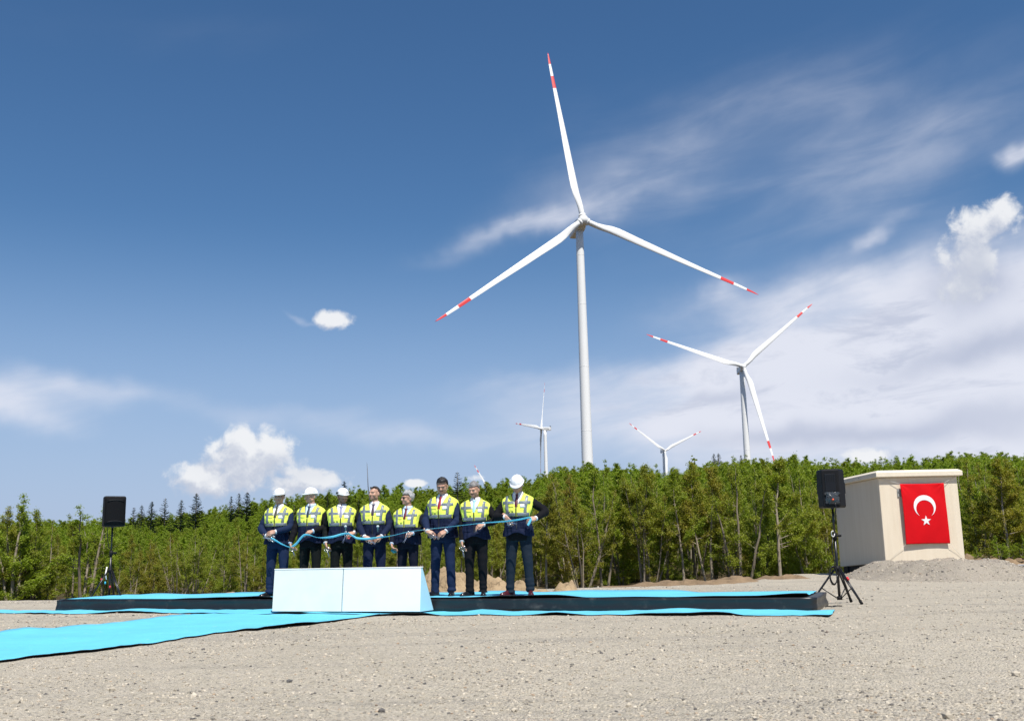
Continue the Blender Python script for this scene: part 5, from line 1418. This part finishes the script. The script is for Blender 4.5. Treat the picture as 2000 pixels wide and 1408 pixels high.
    strip(lambda f_: -.108, lambda f_: -.092, (1.222, 1.222), (1.232, 1.232), .0105, 3, 2, M_zip, 'print_mark')
    strip(lambda f_: -.066, lambda f_: -.040, (1.224, 1.224), (1.238, 1.238), .0105, 3, 2, TIES['olive'], 'print_mark')
    strip(lambda f_: -.0085, lambda f_: .0085, (.97, .97), (1.290, 1.290), .0095, 2, 26, M_zip, 'zip')
    strip(lambda f_: -.150, lambda f_: -.060, (.985, .985), (1.075, 1.075), .0085, 8, 6, M_vnavy, 'pocket'); strip(lambda f_: .060, lambda f_: .150, (.985, .985), (1.075, 1.075), .0085, 8, 6, M_vnavy, 'pocket')
    # ---- head: eyes, brows, hair, hat, glasses
    HS = SC @ HM
    def hfin(mb, name, m, par=root, **kw): mb.xform(HS); return mb.build(name, m, par, **kw)
    def hcurve(x, z):
        """y of the face surface, roughly"""
        return min(.016 - .099 * max(0, 1 - (x / .079) ** 2 - ((z - 1.692) / .092) ** 2) ** .5, -.022 - .072 * max(0, 1 - (x / .068) ** 2 - ((z - 1.640) / .084) ** 2) ** .5)
    for s_ in (-1, 1):
        mb = MB(); mb.ellipsoid((s_ * .031, hcurve(.031, 1.672) + .0035, 1.672), (.0125, .008, .0065), None, 10, 6); e = hfin(mb, 'eye', M_eye)
        mb = MB(); mb.ellipsoid((s_ * .031, hcurve(.031, 1.672) - .0035, 1.672), (.0058, .003, .0058), None, 8, 5); hfin(mb, 'iris', M_iris, e)
        mb = MB(); mb.tube([(s_ * .014, hcurve(.014, 1.691) - .007, 1.691), (s_ * .032, hcurve(.032, 1.695) - .007, 1.696), (s_ * .050, hcurve(.050, 1.689) - .006, 1.690)], [.0035, .0045, .002], 6, round_ends=True); hfin(mb, 'eyebrow', HAIR[head.get('brow', 'brown')])
    if mo:
        mb = MB(); mb.tube([(x, -.089 + 6.5 * x * x, 1.6185 - 5 * x * x) for x in np.linspace(-.028, .028, 9)], [.003, .006, .0075, .0075, .007, .0075, .0075, .006, .003], 8, round_ends=True); hfin(mb, 'moustache', HAIR[head.get('brow', 'brown')])
    hair = head.get('hair')
    if hair:
        line, thick = head.get('hairline', .06), head.get('thick', .012); mb = MB(); nu_, nv_ = 64, 30; V0 = []; keep = []
        c0 = Vector((0, .017, 1.690)); rows = []
        for i in range(nv_ + 1):
            el = -.75 + (pi / 2 + .75) * i / nv_; row = []
            for j in range(nu_ + 1):
                a = 2 * pi * j / nu_; n_ = float(fbm(cos(a) * 2.2, sin(a) * 2.2, el * 2.4, seed=sd % 53)); fr = max(0, -sin(a))
                th = thick * (1 + .35 * n_) * (1 + .5 * max(0, sin(el))) 
                x, y, z = (.078 + th) * cos(el) * cos(a), (.098 + th) * cos(el) * sin(a), (.090 + th * 1.1) * sin(el)
                # hairline: hair starts higher at the front, comes down to the nape and in front of the ear
                f2 = sstep((-sin(a) + .15) / .5); zl = -.072 * (1 - f2) + line * f2; zl += .012 * (1 if abs(sin(a)) < .25 and cos(a) != 0 else 0)
                if head.get('recede') and -sin(a) > .3: zl += .020 * (abs(cos(a)) > .32) * (abs(cos(a)) < .75)
                zl += .004 * n_
                if z < zl:
                    sc_ = .93; x, y = x * sc_, y * sc_; z = max(z, zl - .012)
                row.append((c0.x + x, c0.y + y, c0.z + z))
            rows.append(row)
        mb.grid(rows); hfin(mb, 'hair', HAIR[hair], solid=0)
    if head.get('hat'):
        style = head['hat']; mb = MB(); rings = []; c0 = Vector((0, .010, 1.708)); nseg = 44
        for i in range(15):
            el = pi / 2 * i / 14 * .985; ring = []
            for j in range(nseg):
                a = 2 * pi * j / nseg; rib = .0045 * (math.exp(-(cos(a) * cos(el) / .10) ** 2)) * (1 if style == 'peak' else .3) + (.004 * max(0, cos(6 * a)) * cos(el) * sin(2 * el) if style != 'peak' else 0)
                ring.append(c0 + Vector(((.100 + rib) * cos(el) ** .9 * cos(a), (.128 + rib) * cos(el) ** .9 * sin(a), (.100 + rib) * sin(el))))
            rings.append(ring)
        mb.loft(rings[::1], cap=True); hat = hfin(mb, 'hard_hat', M_hat)
        mb = MB(); rings = []
        for q, dz in ((.985, .004), (1.0, -.004), (1.0, -.010), (.97, -.012)):
            ring = []
            for j in range(nseg):
                a = 2 * pi * j / nseg; fr = max(0, -sin(a)) ** 2.5; ex = .012 + (.046 if style == 'peak' else .020) * fr + .004 * max(0, sin(a))
                ring.append(c0 + Vector(((.099 + ex * .85) * q * cos(a), (.127 + ex) * q * sin(a), dz - .014 * fr)))
            rings.append(ring)
        mb.loft(rings, cap=True); hfin(mb, 'brim', M_hat, hat)
        if style == 'climb':
            for s_ in (-1, 1):
                mb = MB(); mb.box((s_ * .104, -.02, 1.722), (.012, .045, .030)); mb.ellipsoid((s_ * .106, .02, 1.712), (.008, .022, .018)); hfin(mb, 'side_clip', M_strap, hat)
                mb = MB(); mb.tube([(s_ * .090, -.02, 1.70), (s_ * .080, -.015, 1.64), (s_ * .062, -.03, 1.585), (s_ * .03, -.055, 1.553), (0, -.062, 1.548)], .0042, 6); hfin(mb, 'chin_strap', M_strap, hat)
            mb = MB(); mb.box((.03, -.118, 1.742), (.022, .006, .008)); hfin(mb, 'badge', M_strap, hat, smooth=False)
        else:
            for s_ in (-1, 1):
                mb = MB()
                mb.box((s_ * .100, .0, 1.735), (.008, .040, .012)); hfin(mb, 'vent', M_hat, hat, smooth=False)
    if head.get('glasses'):
        dk = head['glasses'] == 'sun'; gl = None
        mb = MB()
        for s_ in (-1, 1):
            lens = [(s_ * (.031 + .0225 * cos(a) * (1 if True else 0)), -.098 + .012 * abs(cos(a) * .5 + .5 * 1) * 0 + .45 * abs(.031 + .0225 * cos(a) - .02) * .5, 1.671 + .0155 * math.copysign(abs(sin(a)) ** .7, sin(a))) for a in np.linspace(0, 2 * pi, 21)]
            mb.tube(lens, .0020 if not dk else .0028, 6)
            mb.tube([(s_ * .054, -.088, 1.676), (s_ * .072, -.055, 1.676), (s_ * .082, .0, 1.672), (s_ * .080, .02, 1.664)], .0022 if not dk else .004, 6)
        mb.tube([(-.010, -.100, 1.676), (0, -.104, 1.678), (.010, -.100, 1.676)], .002, 6); gl = hfin(mb, 'glasses', M_lens if dk else M_frame)
        if dk:
            for s_ in (-1, 1):
                mb = MB(); mb.ellipsoid((s_ * .031, -.095, 1.671), (.023, .005, .0165), Matrix.Rotation(s_ * .25, 3, 'Z'), 16, 6); hfin(mb, 'lens', M_lens, gl)
    return dict(root=root, k=k, A=A, base=base, local=local_px, inv=inv_)
def hang(px0, px1, palm): return None
F0 = ((-.115, .0, -14), (.115, -.01, 14))
PEOPLE = []
PEOPLE.append(person(541, 'man in white hard hat and navy suit standing leftmost, hands crossed over the ribbon end', 1.79, -10, ((-.13, -.02, -38), (.12, -.0, 12)),
    dict(l=dict(wrist=(538, 1038, .27), tip=(519, 1042, .30), palm=(-.1, .9, -.4), curl=.35, hint=(.9, .35, -.3)), r=dict(wrist=(521, 1046, .20), tip=(540, 1054, .25), palm=(.2, .7, -.5), curl=.75, hint=(-.9, .3, -.3))),
    dict(yaw=-14, pitch=2, hat='peak', glasses='clear', beard=.10, hair='brown', hairline=.05), dict(suit='blue', trousers='blue', tie='olive')))
PEOPLE.append(person(605, 'man in white hard hat looking left with grey hair under it, second from the left', 1.775, -11, F0,
    dict(l=dict(wrist=(611, 1037, .26), tip=(590, 1041, .30), palm=(-.1, .5, -.8), curl=.6, hint=(.9, .4, -.3)), r=dict(wrist=(567, 1061, .12), tip=(573, 1082, .18), palm=(.8, .2, .1), curl=.7, hint=(-.5, .8, 0))),
    dict(yaw=-52, pitch=2, hat='peak', hair='grey', hairline=.05, brow='iron'), dict(suit='black', trousers='darkgreen', tie='teal', shirt='blue')))
PEOPLE.append(person(666, 'bearded man in white climbing style helmet with chin strap, third from the left', 1.745, 3, F0,
    dict(l=dict(wrist=(692, 1040, .24), tip=(676, 1043, .30), palm=(-.1, .5, -.8), curl=.7, hint=(.9, .4, -.3)), r=dict(wrist=(636, 1060, .06), tip=(640, 1080, .12), palm=(.8, .2, .1), curl=.5, hint=(-.5, .8, 0))),
    dict(yaw=20, pitch=6, hat='climb', hair='black', hairline=.05, beard=.62, moustache=.6, brow='black'), dict(suit='darkgreen', trousers='darkgreen', tie='lilac'), belly=.015))
PEOPLE.append(person(731, 'bareheaded man with receding dark hair and stubble looking left, both hands on the ribbon', 1.765, -5, F0,
    dict(l=dict(wrist=(745, 1047, .27), tip=(727, 1056, .32), palm=(-.3, .5, -.6), curl=.45, hint=(.9, .35, -.3)), r=dict(wrist=(712, 1048, .25), tip=(731, 1057, .31), palm=(.3, .5, -.6), curl=.45, hint=(-.9, .35, -.3))),
    dict(yaw=-40, pitch=-1, hair='brown', hairline=.072, recede=True, thick=.004, beard=.42, brow='black'), dict(suit='navy', trousers='navy', tie='plum')))
PEOPLE.append(person(797, 'short man with thick white-grey hair and sunglasses looking left', 1.655, -15, F0,
    dict(l=dict(wrist=(806, 1041, .25), tip=(790, 1044, .30), palm=(-.1, .5, -.8), curl=.7, hint=(.9, .4, -.3)), r=dict(wrist=(765, 1062, .08), tip=(768, 1080, .14), palm=(.8, .2, .1), curl=.75, hint=(-.5, .8, 0))),
    dict(yaw=-62, pitch=0, hair='grey', hairline=.058, thick=.018, glasses='sun', brow='iron'), dict(suit='ink', trousers='ink', tie='darkred', shirt='blue'), belly=.03))
PEOPLE.append(person(866, 'tall dark-haired man with moustache and glasses looking down, hands folded', 1.85, -18, ((-.14, .0, -16), (.14, -.01, 14)),
    dict(l=dict(wrist=(871, 1037, .27), tip=(850, 1047, .32), palm=(-.3, .5, -.6), curl=.45, hint=(.9, .35, -.3)), r=dict(wrist=(835, 1037, .25), tip=(855, 1048, .31), palm=(.3, .5, -.6), curl=.45, hint=(-.9, .35, -.3))),
    dict(yaw=-12, pitch=20, hair='black', hairline=.062, thick=.014, glasses='clear', moustache=.9, beard=.22, brow='black'), dict(suit='blue', trousers='blue', tie='red')))
PEOPLE.append(person(931, 'grey-haired man with moustache and black suit looking down at the ribbon', 1.76, -7, ((-.10, -.05, -42), (.105, .0, 8)),
    dict(l=dict(wrist=(944, 1024, .26), tip=(924, 1030, .31), palm=(-.1, .5, -.8), curl=.6, hint=(.9, .4, -.3)), r=dict(wrist=(902, 1057, .08), tip=(904, 1078, .14), palm=(.8, .2, .1), curl=.45, hint=(-.5, .8, 0))),
    dict(yaw=-26, pitch=16, hair='iron', hairline=.060, thick=.012, moustache=.8, beard=.25, brow='black'), dict(suit='black', trousers='black', tie='sky')))
PEOPLE.append(person(1016, 'rightmost man in white hard hat and burgundy shoes bending his head to the ribbon', 1.83, -12, ((-.155, .0, -40), (.16, -.02, 14)),
    dict(l=dict(wrist=(1046, 1012, .24), tip=(1030, 1014, .32), palm=(-.4, .5, -.4), curl=.8, hint=(1.0, .2, -.5)), r=dict(wrist=(987, 1009, .22), tip=(998, 1023, .30), palm=(.5, .6, -.2), curl=.5, hint=(-1, .3, -.5))),
    dict(yaw=-10, pitch=30, hat='peak', hair='iron', hairline=.05, beard=.15), dict(suit='black', trousers='slate', tie='maroon', shoes='burg')))

# ------------------------------------------------------------------ the ribbon and the scissors
def at_row(px, py, fwd):
    """world point at a photo pixel, fwd metres in front of the row of men"""
    d = ray(px, py); nrm = np.array([-sin(ANG), -cos(ANG), 0]); o = st(0, .5 - fwd)
    return cC + d * (((o - cC) @ nrm) / (d @ nrm))
RIB = [(529, 1050, .34, 8, 70), (540, 1056, .34, 8, 60), (552, 1063, .30, 8, 50), (567, 1068, .26, 6, 30), (578, 1062, .28, 8, 75), (588, 1050, .33, 9, 78), (596, 1044, .35, 7, 60), (606, 1045, .35, 5, 40), (618, 1049, .34, 4, 20), (632, 1050, .33, 5, 45), (650, 1048, .33, 7, 72), (668, 1043, .33, 6, 70), (680, 1042, .34, 5, 50),
       (690, 1047, .34, 6, 70), (698, 1051, .34, 6, 80), (715, 1052, .36, 6, 80), (728, 1051, .37, 5, 60), (742, 1049, .36, 4, 40), (765, 1046, .36, 3, 12), (795, 1039, .36, 3, 10), (830, 1034, .38, 3, 10), (865, 1030, .38, 3, 10), (900, 1026, .37, 3, 10), (926, 1023, .36, 3, 14), (958, 1020, .36, 4, 25), (985, 1018, .36, 5, 35), (1010, 1015, .36, 5, 40), (1030, 1011, .36, 6, 40), (1037, 1012, .35, 6, 60), (1034, 1020, .35, 7, 70), (1031, 1026, .35, 7, 80)]
M_rib = bpy.data.materials.new('cyan_satin'); M_rib.use_nodes = True
b = M_rib.node_tree.nodes['Principled BSDF']; b.inputs['Base Color'].default_value = (.17, .68, .86, 1); b.inputs['Roughness'].default_value = .27; b.inputs['Sheen Weight'].default_value = .2
C3 = [at_row(a, b_, f_) for a, b_, f_, w, tl in RIB]
def catmull(P, m=6):
    P = [np.asarray(p, float) for p in P]; P = [2 * P[0] - P[1]] + P + [2 * P[-1] - P[-2]]; out = []
    for i in range(1, len(P) - 2):
        for k in range(m):
            t_ = k / m; out.append(.5 * ((2 * P[i]) + (-P[i - 1] + P[i + 1]) * t_ + (2 * P[i - 1] - 5 * P[i] + 4 * P[i + 1] - P[i + 2]) * t_ ** 2 + (-P[i - 1] + 3 * P[i] - 3 * P[i + 1] + P[i + 2]) * t_ ** 3))
    out.append(P[-2]); return out
CP = catmull(C3); TL = catmull([[q[4]] for q in RIB]); rows = []
for i, p in enumerate(CP):
    d = CP[min(i + 1, len(CP) - 1)] - CP[max(i - 1, 0)]; d = d / np.linalg.norm(d); tl = R_(float(TL[i][0])); nrm = np.array([-sin(ANG), -cos(ANG), .0])
    s_ = np.cross(d, nrm); s_ /= np.linalg.norm(s_); up_ = s_ if s_[2] > 0 else -s_
    if abs(s_[2]) < .05: up_ = s_ * np.sign(s_[0] + 1e-9)
    wv = up_ * sin(tl) + nrm * cos(tl); hw = .0175
    rows.append([p + wv * hw, p + wv * hw * .33 + nrm * .003, p - wv * hw * .33 + nrm * .003, p - wv * hw])
mb = MB(); mb.grid(rows); tag(mb.build('ribbon', M_rib, solid=.0012), 'long cyan satin ribbon held across by the row of men', 'ribbon')
def scissors(px, py, fwd, ax, ay, label, L=.19):
    p = at_row(px, py, fwd); q = at_row(px + ax, py + ay, fwd + .03); d = Vector(q - p).normalized(); nrm = Vector((-sin(ANG), -cos(ANG), .15)).normalized(); w = d.cross(nrm).normalized()
    o = empty('scissors', p, 0, label, 'scissors', 'scissors in the hands of the men')
    for s_ in (-1, 1):
        mb = MB(); dd = (d + w * .10 * s_).normalized()
        a, b_ = -dd * .01, dd * L * .58
        mb.loft([[a + w * .008 * s_ + nrm * .002, a - w * .006 * s_ + nrm * .002, a - w * .006 * s_ - nrm * .002, a + w * .008 * s_ - nrm * .002], [b_ + w * .002 * s_ + nrm * .001, b_ - w * .001 * s_ + nrm * .001, b_ - w * .001 * s_ - nrm * .001, b_ + w * .002 * s_ - nrm * .001]])
        mb.build('blade', M_steel, o, smooth=False)
        mb = MB(); c_ = -dd * L * .33 - w * .022 * s_
        mb.tube([c_ + dd * .028 * cos(a_) + w * .017 * sin(a_) for a_ in np.linspace(0, 2 * pi, 15)], .0045, 6); mb.tube([Vector((0, 0, 0)), c_ + dd * .026], .005, 6); mb.build('handle', M_steel, o)
    mb = MB(); mb.tube([nrm * -.004, nrm * .005], .005, 8); mb.build('pivot', M_steel, o)
scissors(526, 1051, .36, -8, -1, 'scissors in the crossed hands of the leftmost man')
scissors(572, 1076, .26, 4, 10, 'scissors hanging in the lowered hand of the second man from the left')
scissors(640, 1078, .20, 3, 9, 'scissors in the lowered hand of the bearded man with chin strap')
scissors(674, 1048, .34, -4, 10, 'scissors pointing down from the raised hand of the bearded man')
scissors(727, 1058, .36, 5, 3, 'scissors in the joined hands of the bareheaded stubbled man')
scissors(795, 1048, .34, -5, 8, 'scissors in the raised hand of the short white-haired man')
scissors(848, 1047, .36, 6, 2, 'scissors in the folded hands of the tall dark-haired man')
scissors(904, 1076, .22, 2, 10, 'scissors in the lowered hand of the grey-haired moustached man')
scissors(1000, 1021, .36, 8, 1, 'scissors held to the ribbon by the rightmost man')
def small_thing(name, px, py, fwd, shape, m, label, cat):
    p = at_row(px, py, fwd); mb = MB(); shape(mb); o = mb.build(name, m); o.location = p; return tag(o, label, cat)
for px, who in ((675, 'bearded man with chin strap'), (738, 'bareheaded stubbled man')):
    p = at_row(px, 1030, .20); o = empty('pocket_gadget', p, 0, 'small pale round-headed gadget tucked at the belly of the ' + who, 'gadget', 'round-headed gadgets in two vests')
    mb = MB(); mb.tube([(0, 0, -.07), (0, 0, -.01), (0, 0, .012)], [.012, .014, .022], 12); mb.build('stem', mat('teal_grey', (.10, .22, .25), .3), o)
    mb = MB(); mb.ellipsoid((0, -.008, .018), (.024, .018, .020)); mb.build('head', mat('pale_grey', (.5, .58, .6), .25), o)
small_thing('pouch', 769, 1076, .24, lambda mb: mb.tube([(-.03, 0, .01), (0, -.005, -.01), (.03, 0, -.012)], [.020, .024, .018], 10, round_ends=True), mat('teal_cloth', (.02, .22, .26), .6), 'small teal object hanging from the hand of the short white-haired man', 'pouch')
small_thing('knob', 681, 1051, .34, lambda mb: mb.ellipsoid((0, 0, 0), (.020, .014, .014)), mat('red_knob', (.6, .06, .05), .4), 'small red knob under the raised hand of the bearded man', 'knob')
